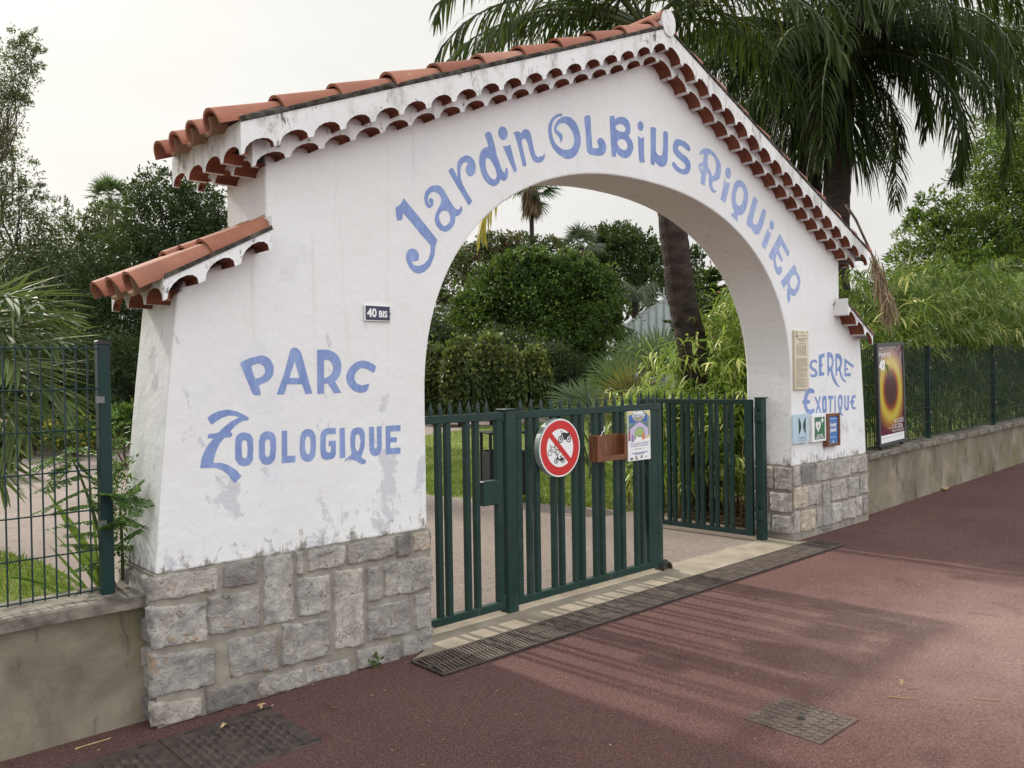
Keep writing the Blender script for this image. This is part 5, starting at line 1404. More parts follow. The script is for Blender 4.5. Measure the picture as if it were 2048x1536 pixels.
# ---- palms
def frond(base, az, el, L, droop, n, ll, lw, hang, rg, tone=.4, vee=.5, rach=.02, dead=0.0):
    """one feather frond: returns leaflet strips (k,8,3), tones, and the rachis points"""
    N = 14
    p = np.array(base, float)
    pts = [p.copy()]; dirs = []
    e = el
    for i in range(N):
        t = i/N
        d = np.array([cos(az)*cos(e), sin(az)*cos(e), sin(e)])
        dirs.append(d)
        p = p+d*L/N; pts.append(p.copy())
        e -= droop/N*(.5+1.1*t)
    dirs.append(dirs[-1])
    pts = np.array(pts); dirs = np.array(dirs)
    tt = np.linspace(.14, .99, n)
    tt = np.repeat(tt, 2)+rg.normal(size=2*n)*.004
    tt = np.clip(tt, 0, .999)
    idx = (tt*N).astype(int); f = (tt*N-idx)[:, None]
    P = pts[idx]*(1-f)+pts[idx+1]*f
    Tn = unit(dirs[idx])
    sd = np.tile([1.0, -1.0], n)[:, None]
    side = unit(np.cross(Tn, np.array([0, 0, 1.0])))
    upv = np.cross(side, Tn)
    D = side*sd*(.85+.25*rg.random((2*n, 1)))+Tn*(.45+.5*tt[:, None])+upv*(vee*rg.normal(size=(2*n, 1))*.8+.12)
    prof = np.sin(np.pi*np.clip(tt*.9+.12, 0, 1))**.6
    Ls = ll*(.35+.65*prof)*(.85+.3*rg.random(2*n))
    S = strips(P, D, Ls, lw*(.75+.5*rg.random(2*n)), hang*(.7+.6*rg.random(2*n)), 3, rg)
    v = np.clip(tone+rg.normal(size=2*n)*.16, 0, .95)
    return S, v, pts
def feather_palm(o, crown_at, specs, mat, n, ll, lw, hang, seed, mi=None, rach_mat=None):
    rg = np.random.default_rng(seed)
    for (az, el, L, droop, *rest) in specs:
        mt = rest[0] if rest else mat
        S, v, pts = frond(crown_at, az, el, L, droop, n, ll, lw, hang, rg, tone=.2+.4*rg.random())
        fo = quads('frond', S, v, mt, o, per=8)
        mb = MB(); mb.tube([tuple(p) for p in pts], [.028*(1-.85*i/(len(pts)-1)) for i in range(len(pts))], 5)
        mb.build('rachis', rach_mat or M['culm_green'], fo, smooth=True, normals=False)
M['culm_green'] = MAT('green_stalk', (.05, .075, .022), (.10, .125, .04), 6, .5)
def trunk_obj(name, pts, rads, mat, parent, rings=0.0, sides=18, seed=1):
    """trunk swept through pts, with leaf-scar rings when rings is set"""
    P = [np.array(p, float) for p in pts]
    seg = 46 if rings else 18
    rg = np.random.default_rng(seed)
    out, rr = [], []
    for i in range(seg+1):
        t = i/seg*(len(P)-1); k = min(int(t), len(P)-2); f = t-k
        f2 = f
        out.append(P[k]*(1-f2)+P[k+1]*f2)
        r = rads[k]*(1-f)+rads[k+1]*f
        rr.append(r*(1+(rings*(.5 if i % 2 else -.5)+rings*.4*rg.normal()) if rings else 1))
    mb = MB(); mb.tube([tuple(p) for p in out], rr, sides)
    return mb.build(name, mat, parent, smooth=not rings, normals=False)

# queen palm standing just inside the gate: leaning trunk seen through the arch
DA = 9.4
ka = DA/FPX
pA = [atd(1405, 800, DA+.05), atd(1378, 660, DA), atd(1362, 590, DA), atd(1351, 500, DA), atd(1342, 420, DA), atd(1322, 240, DA), atd(1290, 60, DA)]
pA = [np.array((pA[0][0]+.06, pA[0][1], -.1))]+pA
QA = thing('queen_palm', 'ringed palm trunk leaning behind the arch opening, its green fronds rising above the gable', 'palm tree', (pA[0][0], pA[0][1], 0))
trunk_obj('trunk', pA, [34*ka, 32*ka, 29.5*ka, 28.5*ka, 28*ka, 27*ka, 25*ka, 20*ka], M['palmbark'], QA, rings=.045)
cA = pA[-1]
lf = atan2(-_R[1], -_R[0])                              # azimuth pointing to the left of the view
specsA = [(lf+.15, .25, 2.6, 1.3), (lf-.05, .55, 2.9, 1.9), (lf+.05, .95, 3.1, 2.5), (lf+.4, .9, 3.0, 2.4), (lf-.5, .7, 3.0, 2.3), (lf+.8, .6, 3.0, 2.4), (lf-.9, .8, 3.0, 2.3),
          (lf+pi, .8, 3.0, 2.4), (lf+pi+.45, .55, 3.0, 2.2), (lf+pi-.45, .7, 3.0, 2.3), (lf+pi/2, .9, 2.8, 2.2), (lf-pi/2, .8, 2.8, 2.3), (lf+1.9, 1.2, 2.6, 1.8), (lf-2.0, 1.2, 2.6, 1.8),
          (lf+.0, 1.25, 2.9, 2.1), (lf+.3, .3, 2.7, 1.9), (lf+2.6, .35, 2.7, 2.0), (lf-2.7, .45, 2.7, 2.1)]
vy = atd(984, 492, 9.9)-cA
specsA.append((atan2(vy[1], vy[0]), math.asin(vy[2]/np.linalg.norm(vy))+.42, float(np.linalg.norm(vy))*1.04, .95, LF['yellow']))
feather_palm(QA, cA, specsA, LF['palm'], 46, .62, .030, 1.5, 31)

# queen palms behind the right slope of the gable: two trunks, heavy drooping crown
DB = 12.0
kb = DB/FPX
QB = thing('queen_palm', 'large palm with a heavy crown of drooping dark fronds behind the right slope', 'palm tree', tuple(ground_at(atd(1668, 700, DB))))
trunk_obj('trunk', [ground_at(atd(1672, 700, DB)), atd(1670, 560, DB), atd(1672, 430, DB), atd(1676, 300, DB), atd(1690, 120, DB)], [30*kb, 27*kb, 26*kb, 26*kb, 24*kb], M['palmbark'], QB, rings=.05, seed=4)
trunk_obj('trunk', [ground_at(atd(1640, 700, DB+.7)), atd(1636, 560, DB+.6), atd(1624, 420, DB+.5), atd(1618, 300, DB+.5), atd(1600, 120, DB+.5)], [27*kb, 24*kb, 22*kb, 22*kb, 22*kb], M['palmbark'], QB, rings=.05, seed=5)
cB, cB2 = atd(1690, 110, DB), atd(1600, 105, DB+.5)
rgB = np.random.default_rng(77)
specsB = []
for i in range(38):
    a = 2*pi*i/38*2.0+rgB.normal()*.15
    el = [1.15, .8, .5, .2, -.1][i % 5]+rgB.normal()*.1
    specsB.append((a, el, 3.0+.5*rgB.random(), 1.7+.5*rgB.random()))
rt = lf+pi
specsB += [(rt+.1, .45, 3.9, 1.4), (rt-.25, .25, 3.7, 1.15), (rt+.35, .7, 3.8, 1.7), (rt-.1, .02, 3.5, .9)]
feather_palm(QB, cB, specsB, LF['palm'], 80, .64, .025, 1.9, 33)
specsB2 = []
for i in range(22):
    specsB2.append((2*pi*i/22*3.0+rgB.normal()*.2, [1.0, .55, .2, -.1][i % 4], 2.5+.4*rgB.random(), 2.0+.4*rgB.random()))
feather_palm(QB, cB2, specsB2, LF['palm'], 72, .64, .025, 1.9, 35)
# ruff of hanging old leaf bases round the trunk tops and the dead brown frond over the right eave
rg = np.random.default_rng(41)
n = 900
th = rg.random(n)*2*pi
P = np.concatenate([np.stack([cB[0]+cos(th[:450])*.28, cB[1]+np.sin(th[:450])*.28, cB[2]-.1-1.3*rg.random(450)], 1) if False else np.stack([cB[0]+np.cos(th[:450])*.28, cB[1]+np.sin(th[:450])*.28, cB[2]-.1-1.3*rg.random(450)], 1),
                    np.stack([cB2[0]+np.cos(th[450:])*.26, cB2[1]+np.sin(th[450:])*.26, cB2[2]-.1-1.5*rg.random(450)], 1)])
D = np.stack([np.cos(th), np.sin(th), -.4+.5*rg.random(n)], 1)
quads('hanging_leaf', strips(P, D, .5+.5*rg.random(n), .03, 2.6, 3, rg), np.clip(.35+rg.normal(size=n)*.25, 0, .95), LF['palm'], QB, per=8)
DD = 9.6
kd = DD/FPX
path_px = [(1692, 410), (1712, 440), (1728, 475), (1742, 505), (1754, 535), (1763, 562), (1771, 590), (1777, 612)]
pts = [atd(x, y, DD+.8-.12*i) for i, (x, y) in enumerate(path_px)]
mb = MB(); mb.tube([tuple(p) for p in pts], [.017, .016, .015, .014, .013, .012, .010, .006], 6)
mb.build('dead_rachis', M['bark'], QB, smooth=True, normals=False)
n = 300
t = 3.0+4.0*rg.random(n)**.8; k = np.minimum(t.astype(int), 6); f = (t-k)[:, None]
PP = np.array(pts); P = PP[k]*(1-f)+PP[k+1]*f+rg.normal(size=(n, 3))*.03
D = unit(PP[k+1]-PP[k])+rg.normal(size=(n, 3))*.45+np.array([0, 0, -.35])
quads('dead_frond', strips(P, D, (.16+.26*rg.random(n)), .012, 1.6, 3, rg), np.clip(.45+rg.normal(size=n)*.25, 0, 1), LF['dead'], QB, per=8)

# ---- fan palms
def fan_leaf(c, nrm, tip, r, n, rg, spread=2.6, w=.045, droop=.35, tone=.5, split=.35):
    """fan blade: strips radiating from c in the plane with normal nrm, middle along tip"""
    nrm = unit(np.array(nrm, float)); tip = np.array(tip, float); tip = unit(tip-nrm*tip.dot(nrm)); sd = np.cross(nrm, tip)
    a = np.linspace(-spread/2, spread/2, n)
    D = np.cos(a)[:, None]*tip+np.sin(a)[:, None]*sd+nrm*(rg.normal(size=(n, 1))*.05)
    P = np.repeat(np.array(c, float)[None], n, 0)+D*r*.06
    side = -np.sin(a)[:, None]*tip+np.cos(a)[:, None]*sd+nrm*(np.tile([.35, -.35], n)[:n, None])
    L = r*(.82+.18*np.cos(a*.8))*(.92+.16*rg.random(n))
    return strips(P, D, L, w*r, droop*(.6+.8*rg.random(n)), 3, rg, side=side), np.clip(tone+rg.normal(size=n)*.15, 0, .96)
def fan_palm(name, label, base, height, leaves_, r, mat, seed, tr=.12, n=26, skirt=0, trunk_mat='palmbark', group=None, droop=.4, loc=None):
    o = thing(name, label, 'palm tree', (base[0], base[1], 0), 0, group)
    rg = np.random.default_rng(seed)
    top = np.array((base[0], base[1], height))
    if height > .5: trunk_obj('trunk', [(base[0], base[1], -.1), (base[0]+.02, base[1], height*.5), tuple(top)], [tr*1.15, tr, tr*.95], M[trunk_mat], o, rings=.03, sides=12, seed=seed)
    S, V = [], []
    mb = MB()
    for i in range(leaves_):
        az = 2.4*i+rg.normal()*.2; el = -.5+1.9*((i+.5)/leaves_)+rg.normal()*.12
        d = np.array([cos(az)*cos(el), sin(az)*cos(el), sin(el)])
        c = top+d*r*(.75+.25*rg.random())
        mb.tube([tuple(top), tuple(top+d*r*.4+np.array([0, 0, .04*r])), tuple(c)], [.016*r, .013*r, .008*r], 4)
        nr = np.cross(d, np.array([-sin(az), cos(az), 0]))
        s, v = fan_leaf(c, nr+rg.normal(size=3)*.15, d, r*.85, n, rg, 3.4, .075, droop, tone=.45+.1*rg.normal())
        S.append(s); V.append(v)
    mb.build('leaf_stalk', M['culm_green'], o, normals=False)
    quads('fan_leaf', np.concatenate(S), np.concatenate(V), mat, o, per=8)
    if skirt:
        k = skirt
        th = rg.random(k)*2*pi; zz = height-.1*r-rg.random(k)*r*1.05
        rad = tr*1.1+rg.random(k)*r*.24
        P = np.stack([top[0]+np.cos(th)*rad, top[1]+np.sin(th)*rad, zz], 1)
        D = np.stack([np.cos(th)*.5, np.sin(th)*.5, -.8+rg.normal(size=k)*.2], 1)
        quads('skirt', strips(P, D, r*(.35+.5*rg.random(k)), .05*r, 1.2, 3, rg), np.clip(.35+rg.normal(size=k)*.25, 0, 1), LF['dead'], o, per=8)
    return o
p = atd(1062, 372, 46); fan_palm('fan_palm', 'tall thin fan palm with a brown skirt seen through the arch top', (p[0], p[1]), p[2], 26, 1.15, LF['fan'], 3, tr=.13, skirt=520)
p = atd(1163, 496, 43); fan_palm('fan_palm', 'grey green fan palm rising beside the dark oak beyond the dome shrub', (p[0], p[1]), p[2], 20, .85, LF['grey'], 5, tr=.14, skirt=60, droop=.9)
p = atd(220, 398, 42); fan_palm('fan_palm', 'distant fan palm silhouetted above the trees at the far left', (p[0], p[1]), p[2], 26, .78, LF['fan'], 7, tr=.13, skirt=160, droop=.5)
def low_fan(label, spots, D, seed, mat, mat2=None):
    b = ground_at(atd(*spots[0][:2], D))
    o = thing('dwarf_fan_palm', label, 'palm', b)
    rg = np.random.default_rng(seed)
    mb = MB()
    groups = {}
    vx = np.array(_R); vf = np.array(_F)
    for (px, py, rpx, ang, mtn) in spots:
        c = atd(px, py, D+rg.normal()*.35)
        tip = vx*cos(ang)+np.array([0, 0, 1.0])*sin(ang)+vf*rg.normal()*.25
        s, v = fan_leaf(c, -vf+np.array([0, 0, .25])+rg.normal(size=3)*.25, tip, rpx*D/FPX, 30, rg, 2.7, .062, .28, tone=.5+.12*rg.normal())
        groups.setdefault(mtn, []).append((s, v))
        mb.tube([(b[0]+rg.normal()*.12, b[1]+rg.normal()*.12, 0), tuple((np.array(b)+c)/2+np.array([0, 0, .12])), tuple(c)], [.02, .015, .009], 5)
    mb.build('leaf_stalk', M['culm_green'], o, normals=False)
    for m_, l in groups.items(): quads('fan_leaf', np.concatenate([a for a, _ in l]), np.concatenate([b_ for _, b_ in l]), LF[m_], o, per=8)
    return o
low_fan('dwarf fan palm with pale upright fans behind the closed gate leaf', [(1180, 822, 70, 2.2, 'fan'), (1150, 800, 62, 1.75, 'fan'), (1175, 800, 62, 1.25, 'fan'), (1150, 845, 60, 2.7, 'fan'), (1200, 850, 70, 1.4, 'fan'), (1130, 850, 55, 3.3, 'fan')], 12.5, 3, LF['fan'])
low_fan('dwarf fan palm with browning fans left of the cane clump', [(1262, 795, 80, 1.9, 'fanbrown'), (1270, 815, 85, 2.75, 'fanbrown'), (1255, 835, 70, 3.6, 'fanbrown'), (1275, 820, 70, 1.1, 'fanbrown'), (1240, 760, 75, 2.0, 'fan'), (1225, 775, 65, 1.5, 'fan')], 11.0, 4, LF['fan'])
low_fan('dwarf fan palm with dark upright fans below the greenhouse', [(1285, 735, 85, 2.3, 'fan'), (1320, 730, 85, 1.8, 'fan'), (1300, 745, 80, 1.5, 'fan'), (1345, 735, 75, 1.3, 'fan'), (1270, 745, 75, 2.7, 'fan'), (1330, 745, 70, 2.0, 'fan')], 14.0, 6, LF['fan'])

# ---- trees and shrubs seen through the arch
tree('dome_shrub', 'big rounded bright green shrub filling the middle of the arch', 'shrub',
     [blob(1075, 670, 36, 160, 105), blob(1085, 595, 36, 120, 75), blob(985, 640, 35, 85, 90), blob(1175, 625, 35, 80, 95), blob(1025, 590, 35, 70, 62), blob(1145, 575, 36, 75, 65), blob(930, 700, 34, 80, 70), blob(1200, 700, 34, 60, 70), blob(1080, 745, 33.5, 110, 70)]+rough_blobs([(1075, 660, 36, 165, 115), (1085, 600, 35.5, 130, 85)], 34, 22, 40, 3),
     LF['dome'], 3600, 24, .16, .085, 3, r=.2, clump_r=.17, shell=.45, tone=.42, spread=.32, rough=.2)
tree('red_tipped_tree', 'loose tree with reddish shoot tips behind the left of the dome shrub', 'tree',
     [blob(1035, 505, 46, 60, 40), blob(955, 525, 46, 48, 42), blob(905, 565, 45, 46, 64), blob(1105, 505, 46, 36, 30), blob(985, 500, 46, 40, 32), blob(890, 660, 45, 50, 80)],
     LF['red'], 900, 16, .20, .11, 5, r=.2, clump_r=.17, tone=.62, spread=.3)
tree('oak_tree', 'dark leafy oak standing to the left of the leaning palm trunk', 'tree',
     [blob(1240, 520, 50, 75, 65), blob(1180, 540, 50, 55, 60), blob(1290, 530, 50, 55, 70), blob(1235, 480, 50, 55, 36), blob(1300, 590, 48, 50, 60), blob(1150, 560, 50, 45, 50)],
     LF['oak'], 1000, 17, .24, .13, 8, r=.3, clump_r=.16, tone=.42)
tree('oak_tree', 'dark oak crown showing to the right of the leaning palm trunk', 'tree',
     [blob(1384, 528, 52, 24, 34), blob(1375, 590, 52, 36, 50)], LF['oak'], 230, 17, .24, .13, 9, r=.25, clump_r=.2, tone=.4)
tree('shade_foliage', 'dark foliage added to stand for the shaded lower side of the dome shrub', 'shrub',  # added dark-toned leaves give the dome shrub its shaded foot
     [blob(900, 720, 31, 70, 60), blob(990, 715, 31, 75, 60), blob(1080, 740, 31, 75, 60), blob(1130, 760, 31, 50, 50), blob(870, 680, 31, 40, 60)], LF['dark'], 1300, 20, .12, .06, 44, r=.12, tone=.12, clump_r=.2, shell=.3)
# conifer with whorled branches
cd = 34.0
ct, cb = atd(1421, 520, cd), atd(1432, 700, cd)
CF = thing('conifer', 'young conifer with tiered branches against the right side of the arch', 'tree', (cb[0], cb[1], 0))
mb = MB(); mb.tube([(cb[0], cb[1], 0), tuple(cb), tuple(ct)], [.12, .09, .015], 8); 
rg = np.random.default_rng(9)
Sg, Vg = [], []
H = ct[2]
for zi, (fz, bl) in enumerate([(.985, .06), (.945, .32), (.90, .62), (.855, .85), (.80, 1.15), (.745, 1.4), (.69, 1.6), (.63, 1.8), (.56, 2.0), (.49, 2.1)]):
    z = H*fz
    f = (z-0)/H
    c = np.array((cb[0]+(ct[0]-cb[0])*f, cb[1]+(ct[1]-cb[1])*f, z))
    for j in range(7 if zi > 1 else 4):
        a = 2*pi*j/7+zi*.5+rg.normal()*.1
        d = np.array([cos(a), sin(a), .35 if zi < 4 else .12])
        e = c+d*bl
        mb.tube([tuple(c), tuple(c+d*bl*.5), tuple(e)], [.022, .016, .006], 4)
        if zi < 2: continue
        m = int(150*bl/1.5)
        t = rg.random(m)
        P = c+(e-c)*t[:, None]*(.2+.8*1)+rg.normal(size=(m, 3))*.03
        sd = np.array([-sin(a), cos(a), 0])
        Dd = sd*rg.choice([-1, 1], m)[:, None]+d*.6+rg.normal(size=(m, 3))*.35+np.array([0, 0, .2])
        Sg.append(leaves(P, Dd, .26*(1.1-t*.6), .075, rg)); Vg.append(np.clip(.5+rg.normal(size=m)*.25, 0, .95))
mb.build('trunk', M['bark'], CF, smooth=True, normals=False)
quads('foliage', np.concatenate(Sg), np.concatenate(Vg), LF['dome'], CF)
tree('broadleaf_tree', 'mid green foliage below the conifer at the arch edge', 'tree', [blob(1400, 640, 33, 50, 55), blob(1440, 660, 33, 45, 55), blob(1390, 600, 34, 34, 40)], LF['oak'], 300, 16, .17, .09, 12, r=.1, tone=.55, clump_r=.2)
# feathery grey palm below the oak
p = atd(1270, 600, 42)
GP = thing('feather_palm', 'soft grey green feather palm in front of the dark oak', 'palm tree', ground_at(p))
trunk_obj('trunk', [ground_at(p), tuple(p)], [.2, .16], M['palmbark'], GP, rings=.03, sides=10)
rg = np.random.default_rng(14)
feather_palm(GP, p, [(2*pi*i/16+rg.normal()*.1, [1.1, .7, .3][i % 3], 1.9, 2.0) for i in range(16)], LF['grey'], 30, .5, .035, 1.2, 15)

# ---- weeping mulberries: curtains of leaves hanging from a flat top
def weeping(label, px, top, halfw, bottom, D, seed):
    k = D/FPX
    c = atd(px, top, D); hw = halfw*k
    zt_, zb = c[2], max(.15, atd(px, bottom, D)[2])
    o = thing('weeping_tree', label, 'tree', (c[0], c[1], 0), 0, 'weeping trees across the lawn')
    rg = np.random.default_rng(seed)
    mb = MB(); wobble_tube(mb, (c[0], c[1], -.1), (c[0], c[1], zt_-.3), .1, .07, 5, .05, seed)
    mb.build('trunk', M['bark'], o, smooth=True, normals=False)
    ns = 150
    th = rg.random(ns)*2*pi; rr = hw*np.sqrt(rg.random(ns)*.75+.25)
    x, y = c[0]+np.cos(th)*rr, c[1]+np.sin(th)*rr
    z1 = zt_-.42*(rr/hw)**3.2*(zt_-zb)+rg.normal(size=ns)*.09
    st = MB(); stone_ = rg.normal(size=ns)*.16
    P, D_, V = [], [], []
    for i in range(ns):
        m = int(34*(z1[i]-zb)/2.5)+4
        t = rg.random(m)**.9
        bot = zb+.75*rg.random()**2
        zz = z1[i]+(bot-z1[i])*t
        ox = rg.normal(size=m)*.035; oy = rg.normal(size=m)*.035
        P.append(np.stack([x[i]+ox, y[i]+oy, zz], 1)); D_.append(np.stack([np.cos(th[i])*.5+rg.normal(size=m)*.7, np.sin(th[i])*.5+rg.normal(size=m)*.7, -1.6+.5*rg.normal(size=m)], 1))
        V.append(np.clip(.40+stone_[i]+.5*np.exp(-t*12)+rg.normal(size=m)*.13, 0, 1))  # strand tops toned paler: sunlight put into the leaf colour
        if i % 3 == 0: st.tube([(c[0]+(x[i]-c[0])*.2, c[1]+(y[i]-c[1])*.2, zt_-.1), (x[i]*.7+c[0]*.3, y[i]*.7+c[1]*.3, z1[i]+.12), (x[i], y[i], z1[i]-.15), (x[i], y[i], bot)], [.02, .014, .008, .004], 4)
    m = 700
    th2 = rg.random(m)*2*pi; r2 = hw*np.sqrt(rg.random(m))
    P.append(np.stack([c[0]+np.cos(th2)*r2, c[1]+np.sin(th2)*r2, zt_-.42*(r2/hw)**3.2*(zt_-zb)+rg.normal(size=m)*.12], 1)); D_.append(rg.normal(size=(m, 3))+np.array([0, 0, .3])); V.append(np.clip(.7+rg.normal(size=m)*.2, 0, 1))
    st.build('hanging_shoots', M['bark'], o, normals=False)
    P, D_, V = np.concatenate(P), np.concatenate(D_), np.concatenate(V)
    quads('crown', leaves(P, D_, .15*(.7+.6*rg.random(len(P))), .10, rg), V, LF['weep'], o)
weeping('weeping tree with a flat top, next to the left edge of the arch', 868, 700, 40, 832, 27.0, 1)
weeping('weeping tree, second from the arch edge, beside the highest mound', 920, 684, 38, 834, 26.0, 2)
weeping('weeping tree with the highest mound, its top leaves toned pale as if sunlit', 982, 676, 38, 830, 26.6, 3)
weeping('narrow weeping tree in the dip between its two taller neighbours', 1024, 708, 24, 832, 26.2, 5)
weeping('weeping tree at the right end of the row, beside the fan palms', 1066, 702, 36, 820, 27.2, 4)

# ---- cane: clump behind the open leaf and hedge along the right fence
def cane(name, label, cat, boxes, mat, seed, nleaf, L, W, culms, droop=1.3, dens_top=.35, tone=.5, up=.2, dark=None):
    """boxes: (x0, x1, y0, y1, z0, z1) volumes; arching culms plus long drooping leaves in sprays"""
    x0 = min(b[0] for b in boxes); x1 = max(b[1] for b in boxes); y0 = min(b[2] for b in boxes)
    o = thing(name, label, cat, ((x0+x1)/2, y0+.2, 0))
    rg = np.random.default_rng(seed)
    mb = MB()
    S, V = [], []
    vol = np.array([(b[1]-b[0])*(b[3]-b[2])*(b[5]-b[4]) for b in boxes]); vol = vol/vol.sum()
    for b, q in zip(boxes, vol):
        for _ in range(int(culms*q)+1):
            bx, by = b[0]+(b[1]-b[0])*rg.random(), max(b[2], .6)+(b[3]-max(b[2], .6))*rg.random()
            hgt = b[4]+(b[5]-b[4])*(.35+.5*rg.random())
            lean = rg.normal(size=2)*.07*hgt*.5+np.array([0, -.02*hgt])
            mb.tube([(bx, by, 0), (bx+lean[0]*.3, by+lean[1]*.3, hgt*.5), (bx+lean[0], by+lean[1], hgt)], [.011, .009, .004], 5)
        k = int(nleaf*q/9)
        C = np.stack([b[0]+(b[1]-b[0])*rg.random(k), b[2]+(b[3]-b[2])*rg.random(k)**1.25, b[4]+(b[5]-b[4])*rg.random(k)**(1-dens_top)], 1)
        C[:, 2] += .12*np.sin(C[:, 0]*2.3)*((C[:, 2]-b[4])/(b[5]-b[4]))+.10*np.sin(C[:, 0]*5.1+1)*((C[:, 2]-b[4])/(b[5]-b[4]))
        az = rg.random(k)*2*pi
        sd = np.stack([np.cos(az), np.sin(az)-.5, up+rg.normal(size=k)*.3], 1)
        P = np.repeat(C, 9, 0)+np.tile(np.linspace(0, .26, 9), k)[:, None]*np.repeat(unit(sd), 9, 0)
        D = np.repeat(sd, 9, 0)*.8+rg.normal(size=(k*9, 3))*.65
        n = len(P)
        S.append(strips(P, D, L*(.55+.75*rg.random(n)), W*(.6+.7*rg.random(n)), droop*(.5+rg.random(n)), 3, rg))
        V.append(np.clip(np.repeat(tone+rg.normal(size=k)*.2, 9)+rg.normal(size=n)*.14, 0, 1))
    mb.build('culms', M['culm'], o, smooth=True, normals=False)
    quads('foliage', np.concatenate(S), np.concatenate(V), mat, o, per=8)
    return o
cane('cane_clump', 'bright green cane clump with pale leaf tips behind the open gate leaf', 'bamboo',
     [(2.45, 3.9, .75, 2.2, .2, 1.4), (2.6, 3.8, .8, 2.1, 1.2, 1.85), (2.9, 3.9, .75, 1.8, 1.7, 2.35), (2.5, 3.2, 2.0, 2.7, .3, 1.3)], LF['cane'], 5, 14500, .19, .025, 60, tone=.55)
cane('cane_hedge', 'long dense cane hedge bulging over the wire fence right of the arch', 'hedge',
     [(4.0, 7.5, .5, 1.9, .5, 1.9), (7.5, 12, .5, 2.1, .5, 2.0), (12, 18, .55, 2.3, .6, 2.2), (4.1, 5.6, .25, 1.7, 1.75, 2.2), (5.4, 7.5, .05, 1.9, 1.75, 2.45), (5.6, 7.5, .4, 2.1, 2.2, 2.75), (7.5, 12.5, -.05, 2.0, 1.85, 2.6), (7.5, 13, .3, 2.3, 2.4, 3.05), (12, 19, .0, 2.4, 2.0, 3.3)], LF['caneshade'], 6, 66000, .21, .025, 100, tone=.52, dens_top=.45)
rg = np.random.default_rng(12)
p = atd(1745, 590, 13.5)
GQ = thing('feather_palm', 'small palm with stiff fronds poking up between the gable and the cane hedge', 'palm', ground_at(p))
feather_palm(GQ, np.array(p)+np.array([0, 0, -.6]), [(2*pi*i/12+.2, [1.25, .95, .7][i % 3], 1.2, .9) for i in range(12)], LF['fan'], 26, .34, .014, .25, 18)

# ---- acacia on the right
tree('acacia_tree', 'bright feathery acacia with spreading branches above the cane hedge', 'tree',
     [blob(1960, 470, 22, 120, 90), blob(1880, 520, 22, 95, 70), blob(2040, 400, 22, 110, 110), blob(1990, 330, 22, 80, 80), blob(1870, 420, 22, 55, 40), blob(1840, 440, 22, 45, 24), blob(2060, 520, 22, 110, 80), blob(1930, 540, 21.5, 120, 50), blob(2030, 260, 23, 70, 60), blob(1900, 560, 21, 110, 50), blob(2120, 330, 22, 120, 130)],
     LF['acacia'], 1500, 26, .145, .045, 22, trunk=ground_at(atd(2010, 700, 22)), r=.16, limbs=9, clump_r=.15, shell=.35, tone=.42, spread=.34, up=.1, bark='bark', rough=.25)
tree('acacia_tree', 'dark feathery branches behind the palm crown in the top right corner', 'tree',
     [blob(2040, 90, 26, 110, 90), blob(2100, 190, 26, 120, 100), blob(1990, 60, 26, 60, 60)],
     LF['olive'], 420, 24, .16, .05, 27, trunk=ground_at(atd(2140, 700, 26)), r=.2, clump_r=.2, shell=.3, tone=.3)

# ---- trees at the left
tree('evergreen_tree', 'dark evergreen tree against the left flank of the arch', 'tree',
     [blob(340, 450, 24, 105, 95), blob(400, 420, 24, 60, 70), blob(300, 540, 24, 120, 90), blob(380, 560, 24, 90, 110), blob(320, 390, 24, 60, 50), blob(250, 660, 23, 110, 110), blob(360, 690, 23, 110, 100), blob(430, 480, 24.5, 50, 70)],
     LF['dark'], 2700, 17, .12, .05, 31, r=.2, clump_r=.15, tone=.5, shell=.5)
tree('evergreen_tree', 'olive green bushy tree below the distant fan palm', 'tree',
     [blob(170, 540, 26, 100, 100), blob(230, 520, 26, 80, 80), blob(120, 600, 25, 110, 110), blob(200, 640, 25, 110, 110), blob(100, 690, 24, 110, 90), blob(210, 440, 26, 46, 30)],
     LF['olive'], 2600, 17, .12, .05, 33, r=.2, clump_r=.15, tone=.40)
tree('wispy_tree', 'tall thin leaved tree rising out of frame at the far left', 'tree',
     [blob(40, 470, 25, 75, 95), blob(60, 560, 25, 90, 80), blob(15, 350, 25, 60, 90), blob(110, 430, 25, 45, 40), blob(-60, 300, 25, 90, 150), blob(5, 260, 25, 22, 28), blob(-40, 560, 25, 120, 160), blob(60, 380, 25, 30, 36)],
     LF['olive'], 1300, 16, .12, .042, 35, trunk=ground_at(atd(-40, 700, 25)), r=.11, clump_r=.15, tone=.45, shell=.35, limbs=7)
WT = tree('wispy_tree', 'sparse airy branch of small leaves against the sky at the upper left', 'tree',
     [blob(45, 100, 21, 34, 50), blob(20, 150, 21, 50, 60), blob(62, 75, 21, 24, 26), blob(30, 200, 21, 32, 20), blob(-40, 180, 21, 90, 120), blob(70, 130, 21, 18, 34)],
     LF['olive'], 330, 20, .105, .032, 37, trunk=ground_at(atd(-150, 700, 21)), r=.06, clump_r=.22, tone=.35, shell=.15, limbs=6)
tree('evergreen_tree', 'near dark mass of foliage behind the wire fence post', 'tree',
     [blob(190, 740, 20, 110, 80), blob(60, 760, 20, 110, 80), blob(300, 760, 20, 80, 80), blob(-60, 740, 20, 110, 110)], LF['dark'], 1500, 16, .10, .05, 38, r=.15, clump_r=.16, tone=.35)
